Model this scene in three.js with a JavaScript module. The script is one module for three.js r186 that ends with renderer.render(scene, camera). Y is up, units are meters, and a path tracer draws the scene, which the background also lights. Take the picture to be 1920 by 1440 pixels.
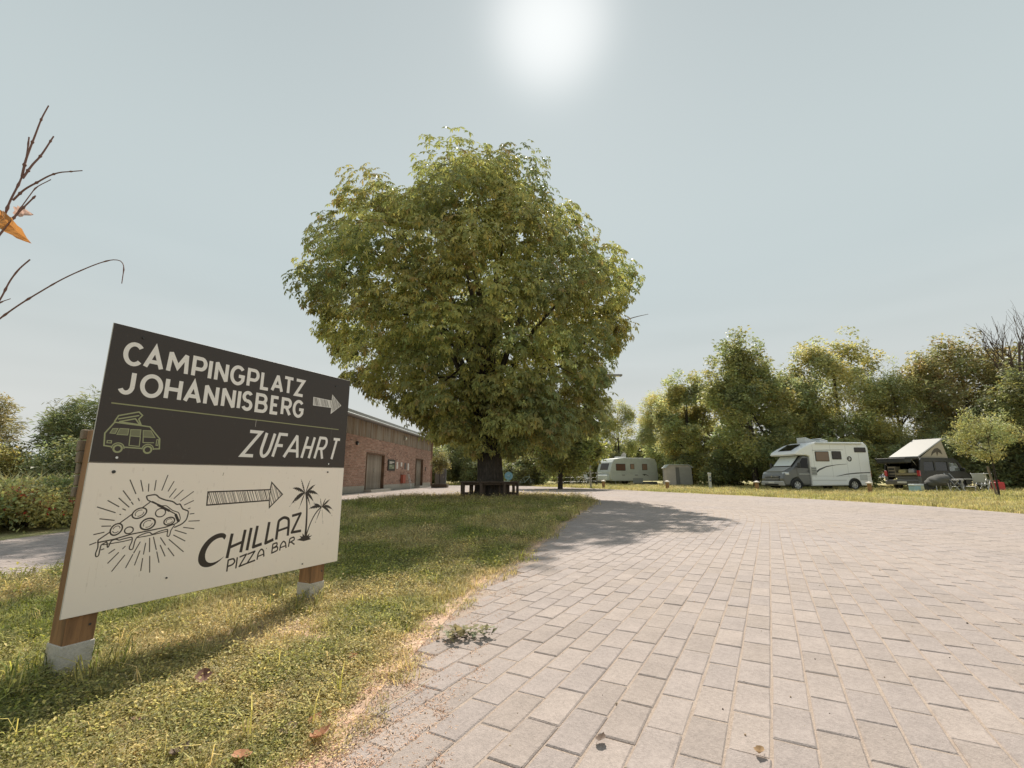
import * as THREE from 'three';
import { mergeGeometries } from 'three/addons/utils/BufferGeometryUtils.js';
import { RoundedBoxGeometry } from 'three/addons/geometries/RoundedBoxGeometry.js';

// ---------------------------------------------------------------- camera, sky, sun, exposure
const scene = new THREE.Scene();
const camera = new THREE.PerspectiveCamera(80.33, 4 / 3, 0.05, 900);
camera.position.set(0, 0.85, 0);
camera.rotation.set(THREE.MathUtils.degToRad(11.465), 0, 0);
scene.add(camera);

const renderer = new THREE.WebGLRenderer({ antialias: true });
renderer.setSize(1024, 768);
renderer.toneMapping = THREE.LinearToneMapping;
renderer.toneMappingExposure = 1.28;
renderer.shadowMap.enabled = true;

const SUN_AZ = THREE.MathUtils.degToRad(5.7), SUN_EL = THREE.MathUtils.degToRad(49.7);
const sunDir = new THREE.Vector3(Math.sin(SUN_AZ) * Math.cos(SUN_EL), Math.sin(SUN_EL), -Math.cos(SUN_AZ) * Math.cos(SUN_EL));
const sun = new THREE.DirectionalLight(new THREE.Color().setRGB(1, 0.915, 0.80), 4.8);
sun.position.copy(sunDir).multiplyScalar(120);
sun.castShadow = true; sun.shadow.radius = 1.2;
sun.shadow.mapSize.set(4096, 4096);
Object.assign(sun.shadow.camera, { left: -45, right: 45, top: 45, bottom: -45, near: 1, far: 260 });
scene.add(sun, sun.target);

// ---------------------------------------------------------------- seeded noise
function rng(seed) { let a = seed >>> 0; return () => { a = (a + 0x6d2b79f5) | 0; let t = Math.imul(a ^ (a >>> 15), 1 | a); t = (t + Math.imul(t ^ (t >>> 7), 61 | t)) ^ t; return ((t ^ (t >>> 14)) >>> 0) / 4294967296; }; }
const R0 = rng(7);
const hash = (x, y, s = 0) => { let h = Math.imul(x | 0, 374761393) ^ Math.imul(y | 0, 668265263) ^ Math.imul(s | 0, 2147483629); h = Math.imul(h ^ (h >>> 13), 1274126177); return ((h ^ (h >>> 16)) >>> 0) / 4294967296; };
const mod = (a, n) => ((a % n) + n) % n;
function vnoise(x, y, per = 0, s = 0) {
  const xi = Math.floor(x), yi = Math.floor(y), fx = x - xi, fy = y - yi, w = per ? (a) => mod(a, per) : (a) => a;
  const u = fx * fx * (3 - 2 * fx), v = fy * fy * (3 - 2 * fy);
  const a = hash(w(xi), w(yi), s), b = hash(w(xi + 1), w(yi), s), c = hash(w(xi), w(yi + 1), s), d = hash(w(xi + 1), w(yi + 1), s);
  return a + (b - a) * u + (c - a) * v + (a - b - c + d) * u * v;
}
function fbm(x, y, oct = 4, per = 0, s = 0) { let t = 0, a = 0.5, n = 0; for (let i = 0; i < oct; i++) { t += a * vnoise(x, y, per, s + i * 17); n += a; x *= 2; y *= 2; per *= 2; a *= 0.5; } return t / n; }
const clamp = (x, a = 0, b = 1) => Math.min(b, Math.max(a, x));
const smooth = (a, b, x) => { const t = clamp((x - a) / (b - a)); return t * t * (3 - 2 * t); };
const lerp = (a, b, t) => a + (b - a) * t;
const mix3 = (a, b, t) => [lerp(a[0], b[0], t), lerp(a[1], b[1], t), lerp(a[2], b[2], t)];

// hazy summer sky: pale grey blue, whiter towards the horizon, an aureole of lit haze round the sun
{
  const W = 1024, H = 512, data = new Float32Array(W * H * 4), v = new THREE.Vector3();
  for (let j = 0; j < H; j++) for (let i = 0; i < W; i++) {
    const el = ((j + 0.5) / H - 0.5) * Math.PI, az = ((i + 0.5) / W - 0.5) * 2 * Math.PI;
    v.set(Math.cos(el) * Math.cos(az), Math.sin(el), Math.cos(el) * Math.sin(az));
    const up = clamp(Math.sin(el));
    let c = mix3([0.525, 0.535, 0.515], [0.432, 0.492, 0.502], smooth(0.0, 0.42, up));
    c = mix3(c, [0.325, 0.372, 0.388], smooth(0.45, 1.0, up));
    const ang = Math.acos(clamp(v.dot(sunDir), -1, 1)) * 180 / Math.PI;
    const halo = 0.25 * Math.exp(-Math.pow(ang / 5.7, 3)) + 0.115 * Math.exp(-ang / 15);
    const streak = (fbm(az * 3 + 2 * up, up * 26, 4, 0, 5) - 0.5) * 0.05 * smooth(0.02, 0.12, up) * smooth(0.5, 0.2, up);
    for (let k = 0; k < 3; k++) data[(j * W + i) * 4 + k] = c[k] + halo * [1.05, 0.97, 0.93][k] + streak;
    data[(j * W + i) * 4 + 3] = 1;
  }
  const sky = new THREE.DataTexture(data, W, H, THREE.RGBAFormat, THREE.FloatType);
  sky.mapping = THREE.EquirectangularReflectionMapping; sky.magFilter = THREE.LinearFilter; sky.wrapS = THREE.RepeatWrapping; sky.needsUpdate = true;
  scene.background = sky; scene.environment = sky;
}

// ---------------------------------------------------------------- helpers
const V3 = (x, y, z) => new THREE.Vector3(x, y, z);
const taken = new Map();
function numbered(name) { const n = taken.get(name) || 0; taken.set(name, n + 1); return n ? `${name}_${String(n).padStart(3, '0')}` : name; }
function lit(o) { o.castShadow = true; o.receiveShadow = true; return o; }
function part(name, geo, mat, parent) { const m = lit(new THREE.Mesh(geo, mat)); m.name = name; parent.add(m); return m; }
function thing(name, label, category, pos = [0, 0, 0], turn = 0, group) {
  const o = new THREE.Group(); o.name = numbered(name); o.position.set(...pos); o.rotation.y = turn;
  o.userData = { label, category }; if (group) o.userData.group = group; scene.add(o); return o;
}
function single(name, geo, mat, label, category, group) { const m = part(numbered(name), geo, mat, scene); m.userData = { label, category }; if (group) m.userData.group = group; return m; }
function struct(name, geo, mat, label) { const m = part(numbered(name), geo, mat, scene); m.userData = { kind: 'structure', label, category: 'ground' }; return m; }
function stuffOf(m, label, category) { m.userData.kind = 'stuff'; if (label) { m.userData.label = label; m.userData.category = category; } return m; }
function copyOf(t, pos, turn, label) { const c = t.clone(); c.name = numbered(t.name.replace(/_\d{3}$/, '')); c.userData = { ...t.userData }; if (label) c.userData.label = label; c.position.set(...pos); c.rotation.y = turn; scene.add(c); return c; }
const mg = (list) => mergeGeometries(list.map((g) => { const n = g.index ? g.toNonIndexed() : g; for (const k of Object.keys(n.attributes)) if (!['position', 'normal', 'uv', 'color'].includes(k)) n.deleteAttribute(k); return n; }), false);

// uv in metres, taken from the two axes a face lies along
function muv(g, s = 1, ox = 0, oy = 0) {
  const n = g.index ? g.toNonIndexed() : g, p = n.attributes.position, uv = new Float32Array(p.count * 2), a = V3(), b = V3(), c = V3();
  for (let i = 0; i < p.count; i += 3) {
    a.fromBufferAttribute(p, i); b.fromBufferAttribute(p, i + 1); c.fromBufferAttribute(p, i + 2);
    const m = b.clone().sub(a).cross(c.clone().sub(a)), ax = Math.abs(m.x), ay = Math.abs(m.y), az = Math.abs(m.z);
    [a, b, c].forEach((q, k) => { const u = ax > ay && ax > az ? [q.z, q.y] : ay > az ? [q.x, q.z] : [q.x, q.y]; uv[(i + k) * 2] = u[0] * s + ox; uv[(i + k) * 2 + 1] = u[1] * s + oy; });
  }
  n.setAttribute('uv', new THREE.BufferAttribute(uv, 2)); return n;
}
const swapUV = (g) => { const u = g.attributes.uv; for (let i = 0; i < u.count; i++) u.setXY(i, u.getY(i), u.getX(i)); return g; };
function box(w, h, d, x = 0, y = 0, z = 0, ry = 0, rx = 0, rz = 0) { const g = muv(new THREE.BoxGeometry(w, h, d)); if (rz) g.rotateZ(rz); if (rx) g.rotateX(rx); if (ry) g.rotateY(ry); return g.translate(x, y, z); }
function rbox(w, h, d, x = 0, y = 0, z = 0, r = 0.01, seg = 2) { return muv(new RoundedBoxGeometry(w, h, d, seg, Math.min(r, w / 2.01, h / 2.01, d / 2.01))).translate(x, y, z); }
function bar(a, b, r, r2 = r, seg = 8) {
  const A = V3(...a), B = V3(...b), d = B.clone().sub(A), g = new THREE.CylinderGeometry(r2, r, d.length(), seg);
  g.applyQuaternion(new THREE.Quaternion().setFromUnitVectors(V3(0, 1, 0), d.clone().normalize())); const c = A.add(B).multiplyScalar(0.5); return g.translate(c.x, c.y, c.z);
}
function limb(pts, r0, r1, seg = 10, sides = 7, nodes = 0) {     // tapered tube along points
  const curve = new THREE.CatmullRomCurve3(pts.map((p) => (p.isVector3 ? p : V3(...p)))), len = curve.getLength(), g = new THREE.TubeGeometry(curve, seg, 1, sides, false), p = g.attributes.position;
  for (let i = 0; i <= seg; i++) { const c = curve.getPointAt(i / seg), r = lerp(r0, r1, i / seg) * (nodes ? 1 + 0.75 * Math.exp(-Math.pow((mod(i / seg * len, nodes) - nodes / 2) / 0.004, 2)) : 1); for (let k = 0; k <= sides; k++) { const n = i * (sides + 1) + k; p.setXYZ(n, c.x + (p.getX(n) - c.x) * r, c.y + (p.getY(n) - c.y) * r, c.z + (p.getZ(n) - c.z) * r); } }
  const uv = g.attributes.uv, L = curve.getLength(); for (let i = 0; i < uv.count; i++) uv.setXY(i, uv.getY(i) * Math.max(1, Math.round(6.28 * r0)), uv.getX(i) * L);
  g.computeVertexNormals(); return g;
}
function plate(pts, depth, bevel = 0, z = 0, holes = []) {  // side profile (x, y) made solid along z, centred on z
  const s = new THREE.Shape(pts.map((p) => new THREE.Vector2(...p))); for (const h of holes) s.holes.push(new THREE.Path(h.map((p) => new THREE.Vector2(...p))));
  const g = new THREE.ExtrudeGeometry(s, { depth: Math.max(depth - 2 * bevel, 0.001), bevelEnabled: bevel > 0, bevelThickness: bevel, bevelSize: bevel, bevelOffset: -bevel, bevelSegments: 3, curveSegments: 10 });
  return muv(g.translate(0, 0, z - depth / 2 + bevel));
}
const inPoly = (x, z, P) => { let c = false; for (let i = 0, j = P.length - 1; i < P.length; j = i++) if ((P[i][1] > z) !== (P[j][1] > z) && x < (P[j][0] - P[i][0]) * (z - P[i][1]) / (P[j][1] - P[i][1]) + P[i][0]) c = !c; return c; };
const segDist = (x, z, a, b) => { const dx = b[0] - a[0], dz = b[1] - a[1], t = clamp(((x - a[0]) * dx + (z - a[1]) * dz) / (dx * dx + dz * dz || 1)); return Math.hypot(x - a[0] - t * dx, z - a[1] - t * dz); };
const polyDist = (x, z, P) => { let m = 1e9; for (let i = 0, j = P.length - 1; i < P.length; j = i++) m = Math.min(m, segDist(x, z, P[j], P[i])); return m; };

// ---------------------------------------------------------------- materials
function dtex(n, fn, srgb = false, m = n) {
  const d = new Uint8Array(n * m * 4);
  for (let j = 0; j < m; j++) for (let i = 0; i < n; i++) { const c = fn(i / n, j / m, i, j), o = (j * n + i) * 4; d[o] = clamp(c[0]) * 255; d[o + 1] = clamp(c[1]) * 255; d[o + 2] = clamp(c[2]) * 255; d[o + 3] = 255; }
  const t = new THREE.DataTexture(d, n, m); t.wrapS = t.wrapT = THREE.RepeatWrapping; t.magFilter = THREE.LinearFilter; t.minFilter = THREE.LinearMipmapLinearFilter; t.generateMipmaps = true; if (srgb) t.colorSpace = THREE.SRGBColorSpace; t.needsUpdate = true; return t;
}
const rep = (t, x, y = x) => { const c = t.clone(); c.repeat.set(x, y); c.needsUpdate = true; return c; };
const rgb = (r, g, b) => new THREE.Color().setRGB(r, g, b);
const mat = (c, rough = 0.8, extra = {}) => new THREE.MeshStandardMaterial({ color: Array.isArray(c) ? rgb(...c) : c, roughness: rough, ...extra });
const grey = (v) => [v, v, v];
const concreteTex = dtex(512, (u, v, i, j) => { const g = hash(i, j, 3), m = fbm(u * 64, v * 64, 3, 64, 4), b = fbm(u * 5, v * 5, 4, 5, 9); let k = 0.84 + 0.30 * (m - 0.5) + 0.26 * (g - 0.5) + 0.20 * (b - 0.5); if (g > 0.985) k += 0.12; if (g < 0.02) k -= 0.22; return [k * 1.01, k, k * 0.985]; });
const grainTex = dtex(256, (u, v, i, j) => grey(0.5 + 0.5 * (fbm(u * 60, v * 60, 3, 60, 21) - 0.5) + 0.35 * (hash(i, j, 22) - 0.5)));
const woodTex = dtex(512, (u, v, i, j) => { const w = fbm(u * 40 + 2 * fbm(u * 4, v * 2, 2, 4, 31), v * 3, 4, 0, 32), f = hash(i, j >> 4, 33), s = smooth(0.60, 0.72, fbm(u * 14, v * 1.5, 3, 0, 34)); const k = 0.82 + 0.42 * (w - 0.5) + 0.12 * (f - 0.5) - 0.25 * s; return [k, k * 0.985, k * 0.96]; });
const barkTex = dtex(512, (u, v) => { const w = fbm(u * 26 + 3 * fbm(u * 6, v * 6, 2, 6, 41), v * 7, 4, 0, 42), r = Math.abs(w - 0.5) * 2; return grey(0.35 + 0.75 * r + 0.2 * (fbm(u * 60, v * 60, 2, 60, 43) - 0.5)); });
const dirtTex = dtex(512, (u, v) => { const b = fbm(u * 6, v * 6, 5, 6, 51), f = fbm(u * 50, v * 50, 2, 50, 52); return grey(0.82 + 0.22 * (b - 0.5) + 0.12 * (f - 0.5)); });
const M = {
  pavers: [], white: mat([0.82, 0.83, 0.84], 0.35), cream: mat([0.62, 0.64, 0.60], 0.45, { map: rep(dirtTex, 0.5) }),
  black: mat(grey(0.02), 0.6), rubber: mat(grey(0.022), 0.85), darkTrim: mat(grey(0.035), 0.55), chrome: mat(grey(0.6), 0.25, { metalness: 0.9 }), alu: mat(grey(0.55), 0.42, { metalness: 0.8 }),
  cabGrey: new THREE.MeshPhysicalMaterial({ color: rgb(0.13, 0.135, 0.14), roughness: 0.42, metalness: 0.35, clearcoat: 0.7, clearcoatRoughness: 0.12 }),
  vanPaint: new THREE.MeshPhysicalMaterial({ color: rgb(0.02, 0.02, 0.018), roughness: 0.5, metalness: 0.1, clearcoat: 0.15, clearcoatRoughness: 0.1 }),
  glass: new THREE.MeshPhysicalMaterial({ color: rgb(0.012, 0.012, 0.012), roughness: 0.08, specularIntensity: 0.6 }),
  tinted: new THREE.MeshPhysicalMaterial({ color: rgb(0.045, 0.036, 0.03), roughness: 0.1, specularIntensity: 0.7 }),
  redLens: new THREE.MeshPhysicalMaterial({ color: rgb(0.5, 0.02, 0.02), roughness: 0.2, clearcoat: 1 }), lens: new THREE.MeshPhysicalMaterial({ color: rgb(0.6, 0.62, 0.62), roughness: 0.1, metalness: 0.4, clearcoat: 1 }),
  post: mat([0.36, 0.19, 0.085], 0.7, { map: rep(woodTex, 1.2, 1.2), bumpMap: rep(woodTex, 1.2, 1.2), bumpScale: 0.003 }),
  oldWood: mat([0.27, 0.215, 0.165], 0.9, { map: rep(woodTex, 1.1, 0.7), bumpMap: rep(woodTex, 1.1, 0.7), bumpScale: 0.004 }),
  bench: mat([0.12, 0.085, 0.062], 0.85, { map: rep(woodTex, 1.5, 1), bumpMap: rep(woodTex, 1.5, 1), bumpScale: 0.003 }),
  bark: mat([0.13, 0.105, 0.085], 0.95, { map: rep(barkTex, 1, 0.6), bumpMap: rep(barkTex, 1, 0.6), bumpScale: 0.05 }),
  twig: mat([0.12, 0.09, 0.07], 0.9), concrete: mat([0.58, 0.54, 0.48], 0.9, { map: rep(concreteTex, 2), bumpMap: rep(grainTex, 3), bumpScale: 0.003 }),
  leaf: new THREE.MeshPhysicalMaterial({ color: rgb(1, 1, 1), vertexColors: true, roughness: 1, transmission: 0.5, thickness: 0, side: THREE.DoubleSide, specularIntensity: 0.6, clearcoat: 0.8, clearcoatRoughness: 0.42 }),
  blade: new THREE.MeshPhysicalMaterial({ color: rgb(1, 1, 1), vertexColors: true, roughness: 1, transmission: 0.45, thickness: 0, side: THREE.DoubleSide, specularIntensity: 0.5, clearcoat: 0.22, clearcoatRoughness: 0.4 }),
};

// ---------------------------------------------------------------- ground, paving, lawn
const LAWN = [[-0.52, 2.2], [-0.54, -1.3], [-0.53, -1.9], [-0.44, -2.52], [-0.26, -3.65], [0.2, -5.14], [0.56, -6.7], [0.96, -8.4], [1.75, -11.4], [2.6, -14.6], [2.9, -16.6], [2.75, -18.4], [2.0, -19.6], [0.9, -20.1], [-1.33, -19.7], [-4.13, -18.3], [-5.2, -15.2], [-5.1, -11], [-4.5, -7], [-3.95, -4.5], [-4.2, -3.9], [-5.2, -3.3], [-7, -2.6], [-9.4, -1.6], [-9.6, 2.2]];
const OUTER = [[11, 3.2], [11.2, -6], [11.4, -10], [11.7, -13], [11.3, -16.5], [10, -20.2], [8.1, -25], [5.3, -33], [1.1, -40], [-3, -43], [-6.2, -42.5], [-6.45, -38], [-7.6, -21.7], [-8.15, -15], [-7.4, -12], [-6.8, -7.4], [-6.7, -6.2], [-7.6, -5.0], [-10, -3.9], [-13, -3], [-13, 3.2]];
const onRoad = (x, z) => inPoly(x, z, OUTER) && !inPoly(x, z, LAWN);
const edgeNoise = (x, z) => (fbm(x * 2.3, z * 2.3, 4, 0, 61) - 0.5) * 0.55 + (fbm(x * 11, z * 11, 2, 0, 62) - 0.5) * 0.16;
// how bare and how dry the lawn is at a place (0..1)
function lawnState(x, z) {
  const e = polyDist(x, z, LAWN), n = fbm(x * 1.7, z * 1.7, 4, 0, 71), f = fbm(x * 7, z * 7, 3, 0, 72);
  let bare = smooth(0.24, 0.02, e + edgeNoise(x, z) * 0.5);
  const px = (x + 1.28), pz = (z + 2.62) * 0.7; bare = Math.max(bare, smooth(0.42, 0.12, Math.hypot(px, pz) + (f - 0.5) * 0.5) * 0.85);
  bare = Math.max(bare, smooth(0.62, 0.78, f * 0.55 + n * 0.5) * 0.6);
  const dry = clamp(smooth(0.34, 0.68, n) * lerp(0.5, 0.8, smooth(-2.0, -2.8, z)) + smooth(0.7, 0.2, Math.hypot(px, pz)) * 0.5 + smooth(-13.5, -17.5, z) * 0.7 + bare * 0.5 + (f - 0.5) * 0.5);
  return [bare, dry, e];
}
{
  const g = new THREE.PlaneGeometry(700, 700, 1, 1).rotateX(-Math.PI / 2); muv(g);
  const t = dtex(1024, (u, v, i, j) => { const n = fbm(u * 9, v * 9, 5, 9, 81), f = fbm(u * 90, v * 90, 3, 90, 82); return mix3(mix3([0.42, 0.35, 0.17], [0.31, 0.31, 0.115], smooth(0.35, 0.65, n)), [0.44, 0.36, 0.21], smooth(0.45, 0.75, f) * 0.7).map((c) => c * (0.8 + 0.4 * hash(i, j, 83))); });
  struct('ground', muv(g), mat(grey(1), 0.95, { map: rep(t, 0.16), bumpMap: rep(grainTex, 1.4), bumpScale: 0.02 }), 'dry yellowish grass ground of the camping field');
}
{
  const s = new THREE.Shape(OUTER.map(([x, z]) => new THREE.Vector2(x, -z))); s.holes.push(new THREE.Path(LAWN.map(([x, z]) => new THREE.Vector2(x, -z))));
  const g = muv(new THREE.ShapeGeometry(s).rotateX(-Math.PI / 2).translate(0, 0.0262, 0));
  const sand = dtex(512, (u, v, i, j) => { const n = fbm(u * 12, v * 12, 4, 12, 91), h = hash(i, j, 92); return mix3([0.34, 0.265, 0.215], [0.44, 0.36, 0.30], n).map((c) => c * (0.72 + 0.55 * h)); });
  const road = struct('road', g, mat(grey(1), 0.95, { map: rep(sand, 1.2), bumpMap: rep(grainTex, 4), bumpScale: 0.006 }), 'paved drive of concrete blocks curving round the lawn'); road.userData.category = 'road';
  // concrete blocks in running bond; the rows run straight, then bend round the lawn
  const al = THREE.MathUtils.degToRad(29), W = 0.1245, L = 0.264, J = 0.007, S1 = 8.6, RC = 18, P0 = [0.4, -1.0];
  const dir = [Math.sin(al), -Math.cos(al)], nor = [Math.cos(al), Math.sin(al)], C = [P0[0] + dir[0] * S1 - nor[0] * RC, P0[1] + dir[1] * S1 - nor[1] * RC];
  const r = rng(101), list = [];
  for (let k = -130; k < 110; k++) {
    const o = k * W, ph = mod(k, 2) * L / 2 + (r() - 0.5) * 0.05, rad = RC + o;
    const put = (x, z, a) => {
      if (z > 1.6 || !inPoly(x, z, OUTER)) return;
      const e = polyDist(x, z, LAWN) * (inPoly(x, z, LAWN) ? -1 : 1);
      if (e < (0.04 + 0.5 * Math.max(0, edgeNoise(x, z) + 0.06)) * smooth(18, 3, -z) || polyDist(x, z, OUTER) < 0.12) return;
      list.push([x, z, a + (r() - 0.5) * 0.012, Math.hypot(x, z)]);
    };
    for (let s = -14 * L + ph; s < S1; s += L) put(P0[0] + dir[0] * s + nor[0] * o, P0[1] + dir[1] * s + nor[1] * o, al);
    if (rad > 3) for (let s = mod(ph, L); s < rad * 2.2; s += L) { const f = s / rad; put(C[0] + rad * Math.cos(al - f), C[1] + rad * Math.sin(al - f), al - f); }
  }
  const blockShape = (r) => {    // a block with a worn, chamfered top edge
    const w = (W - J) / 2, l = (L - J) / 2, c = 0.004, h = 0.028, q = () => (r() - 0.5) * 0.003, top = [], rim = [], bot = [];
    for (const [sx, sz] of [[-1, -1], [1, -1], [1, 1], [-1, 1]]) { const x = sx * (w + q()), z = sz * (l + q()); bot.push([x, 0, z]); rim.push([x, h - c, z]); top.push([x - sx * (c + Math.abs(q())), h, z - sz * (c + Math.abs(q()))]); }
    const p = [], quad = (a, b, d, e) => p.push(...a, ...d, ...b, ...a, ...e, ...d);
    quad(top[0], top[1], top[2], top[3]); for (let i = 0; i < 4; i++) { const j = (i + 1) % 4; quad(rim[i], rim[j], top[j], top[i]); quad(bot[i], bot[j], rim[j], rim[i]); }
    const g = new THREE.BufferGeometry(); g.setAttribute('position', new THREE.Float32BufferAttribute(p, 3)); g.computeVertexNormals(); return g;
  };
  const tone = (x, z, q) => { const b = fbm(x * 0.35, z * 0.35, 3, 0, 111), k = 0.95 + 0.18 * (b - 0.5) - 0.08 * smooth(0.62, 0.74, fbm(x * 1.9 + 11, z * 1.9, 4, 0, 113)) + 0.05 * (q - 0.5), warm = fbm(x * 0.8 + 40, z * 0.8, 3, 0, 112) - 0.5; return [0.434 * k * (1 + 0.04 * warm), 0.372 * k, 0.346 * k * (1 - 0.09 * warm)]; };
  const pm = { map: rep(concreteTex, 1.6), bumpMap: rep(grainTex, 5), bumpScale: 0.004 };
  // only blocks the drive shows within the picture's reach count as single parts: the ones that show largest
  const near = list.filter(([x, z]) => z < -1.25 && Math.abs(x) < -z * 1.2 + 0.2).sort((a, b) => a[3] - b[3]).slice(0, 300), isNear = new Set(near);
  const shapes = Array.from({ length: 14 }, (_, i) => muv(blockShape(r), 1, i * 0.37, i * 0.61)), mats = Array.from({ length: 9 }, (_, i) => mat(tone(i * 3.7, i * 1.3, i / 8), 0.88, pm));
  for (const [x, z, a] of near) { const b = part('paver', shapes[Math.floor(r() * 14)], mats[Math.floor(r() * 9)], road); b.position.set(x, 0.002 + (r() - 0.5) * 0.004, z); b.rotation.set((r() - 0.5) * 0.012, -a, (r() - 0.5) * 0.014); }
  const rest = list.filter((b) => !isNear.has(b)), base = Array.from({ length: 6 }, () => blockShape(r)), n = base[0].attributes.position.count, P = new Float32Array(rest.length * n * 3), U = new Float32Array(rest.length * n * 2), K = new Float32Array(rest.length * n * 3);
  rest.forEach(([x, z, a], i) => {
    const q = base[i % 6].attributes.position, ca = Math.cos(a), sa = Math.sin(a), t = tone(x, z, r()), y = 0.002 + (r() - 0.5) * 0.004, ox = r() * 5, oz = r() * 5;
    for (let v = 0; v < n; v++) { const X = q.getX(v), Z = q.getZ(v), o = i * n + v; P[o * 3] = x + X * ca - Z * sa; P[o * 3 + 1] = y + q.getY(v); P[o * 3 + 2] = z + X * sa + Z * ca; U[o * 2] = X + ox; U[o * 2 + 1] = Z + oz; K.set(t, o * 3); }
  });
  const g2 = new THREE.BufferGeometry(); g2.setAttribute('position', new THREE.BufferAttribute(P, 3)); g2.setAttribute('uv', new THREE.BufferAttribute(U, 2)); g2.setAttribute('color', new THREE.BufferAttribute(K, 3)); g2.computeVertexNormals();
  stuffOf(part('paver_field', g2, mat(grey(1), 0.88, { ...pm, vertexColors: true }), road));
  console.log('pavers', list.length);
}
{
  const x0 = -10, x1 = 4, z0 = -21, z1 = 3, s = new THREE.Shape(LAWN.map(([x, z]) => new THREE.Vector2(x, -z)));
  const g = new THREE.ShapeGeometry(s).rotateX(-Math.PI / 2).translate(0, 0.0285, 0), p = g.attributes.position, uv = g.attributes.uv;
  for (let i = 0; i < p.count; i++) uv.setXY(i, (p.getX(i) - x0) / (x1 - x0), (p.getZ(i) - z0) / (z1 - z0));
  const t = dtex(900, (u, v, i, j) => {
    const x = lerp(x0, x1, u), z = lerp(z0, z1, v), [bare, dry] = lawnState(x, z), f = hash(i, j, 121);
    return mix3(mix3([0.085, 0.085, 0.035], [0.22, 0.175, 0.095], dry), [0.50, 0.35, 0.255], bare).map((c) => c * (0.65 + 0.7 * f));
  }, false, 1540);
  t.wrapS = t.wrapT = THREE.ClampToEdgeWrapping;
  const lawn = struct('lawn', g, mat(grey(1), 0.95, { map: t }), 'lawn island with dry patches under the chestnut tree'); lawn.userData.category = 'lawn';
}
// ---------------------------------------------------------------- grass and leaves
const tri = (list, per = 0, vary = 0.45) => { const g = new THREE.BufferGeometry(); g.setAttribute('position', new THREE.Float32BufferAttribute(list, 3)); g.computeVertexNormals(); if (per) { const r = rng(list.length), c = []; for (let i = 0; i < list.length / 3; i += per) { const k = 1 + (r() - 0.5) * 2 * vary, w = (r() - 0.5) * 0.2; for (let j = 0; j < per; j++) c.push(k * (1 + w), k, k * (1 - w)); } g.setAttribute('color', new THREE.Float32BufferAttribute(c, 3)); } return g; };   // per: corners of one leaf, each leaf with its own tone
function tuft(seed, n, h, spread, lean, w) {
  const r = rng(seed), p = [];
  for (let i = 0; i < n; i++) {
    const a = r() * 6.283, d = spread * Math.sqrt(r()), x = Math.cos(a) * d, z = Math.sin(a) * d, b = r() * 6.283, hh = h * (0.45 + 0.75 * r()), l = lean * hh * (0.4 + r()), ww = w * (0.7 + 0.6 * r()), cx = Math.cos(b), cz = Math.sin(b), sx = -cz * ww / 2, sz = cx * ww / 2;
    const m = [x + cx * l * 0.35, hh * 0.6, z + cz * l * 0.35], e = [x + cx * l, hh * (1 - 0.25 * lean), z + cz * l];
    p.push(x - sx, 0, z - sz, x + sx, 0, z + sz, m[0] + sx * 0.8, m[1], m[2] + sz * 0.8, x - sx, 0, z - sz, m[0] + sx * 0.8, m[1], m[2] + sz * 0.8, m[0] - sx * 0.8, m[1], m[2] - sz * 0.8, m[0] - sx * 0.8, m[1], m[2] - sz * 0.8, m[0] + sx * 0.8, m[1], m[2] + sz * 0.8, ...e);
  }
  return tri(p, 9);
}
function herb(seed, n, h, spread, size) {   // low broad-leaved lawn herbs: small folded leaves lying at many angles
  const r = rng(seed), p = [];
  for (let i = 0; i < n; i++) {
    const a = r() * 6.283, d = spread * Math.sqrt(r()), x = Math.cos(a) * d, z = Math.sin(a) * d, y = h * (0.2 + 0.8 * r()), b = r() * 6.283, s = size * (0.6 + 0.8 * r()), cx = Math.cos(b), cz = Math.sin(b), up = (r() - 0.35) * 0.8;
    const B = [x, y, z], T = [x + cx * s, y + up * s, z + cz * s], m = [x + cx * s * 0.55, y + up * s * 0.5 + 0.12 * s, z + cz * s * 0.55], Lf = [m[0] - cz * s * 0.36, m[1], m[2] + cx * s * 0.36], Rt = [m[0] + cz * s * 0.36, m[1], m[2] - cx * s * 0.36];
    p.push(...B, ...T, ...Lf, ...B, ...Rt, ...T);
  }
  return tri(p, 6, 0.6);
}
const dummy = new THREE.Object3D(), colr = new THREE.Color();
function scatter(name, geo, material, list, parent = scene) {   // list of [x, y, z, rx, ry, rz, scale, [r, g, b]]
  const m = lit(new THREE.InstancedMesh(geo, material, list.length)); m.name = parent === scene ? numbered(name) : name;
  list.forEach((q, i) => { dummy.position.set(q[0], q[1], q[2]); dummy.rotation.set(q[3], q[4], q[5]); if (Array.isArray(q[6])) dummy.scale.set(...q[6]); else dummy.scale.setScalar(q[6]); dummy.updateMatrix(); m.setMatrixAt(i, dummy.matrix); m.setColorAt(i, colr.setRGB(...q[7])); });
  parent.add(m); m.userData.kind = 'stuff'; return m;
}
const STRAW = [0.70, 0.55, 0.275], GREEN = [0.28, 0.33, 0.055], LIME = [0.60, 0.57, 0.11], DARKG = [0.12, 0.16, 0.032];
function grassTone(dry, r) { const a = mix3(mix3(DARKG, GREEN, r()), LIME, r() * r() * 0.9); const k = 0.75 + 0.5 * r(); return mix3(a, STRAW, clamp(dry * 0.75 + (r() - 0.5) * 0.5)).map((c) => c * k); }
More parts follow.
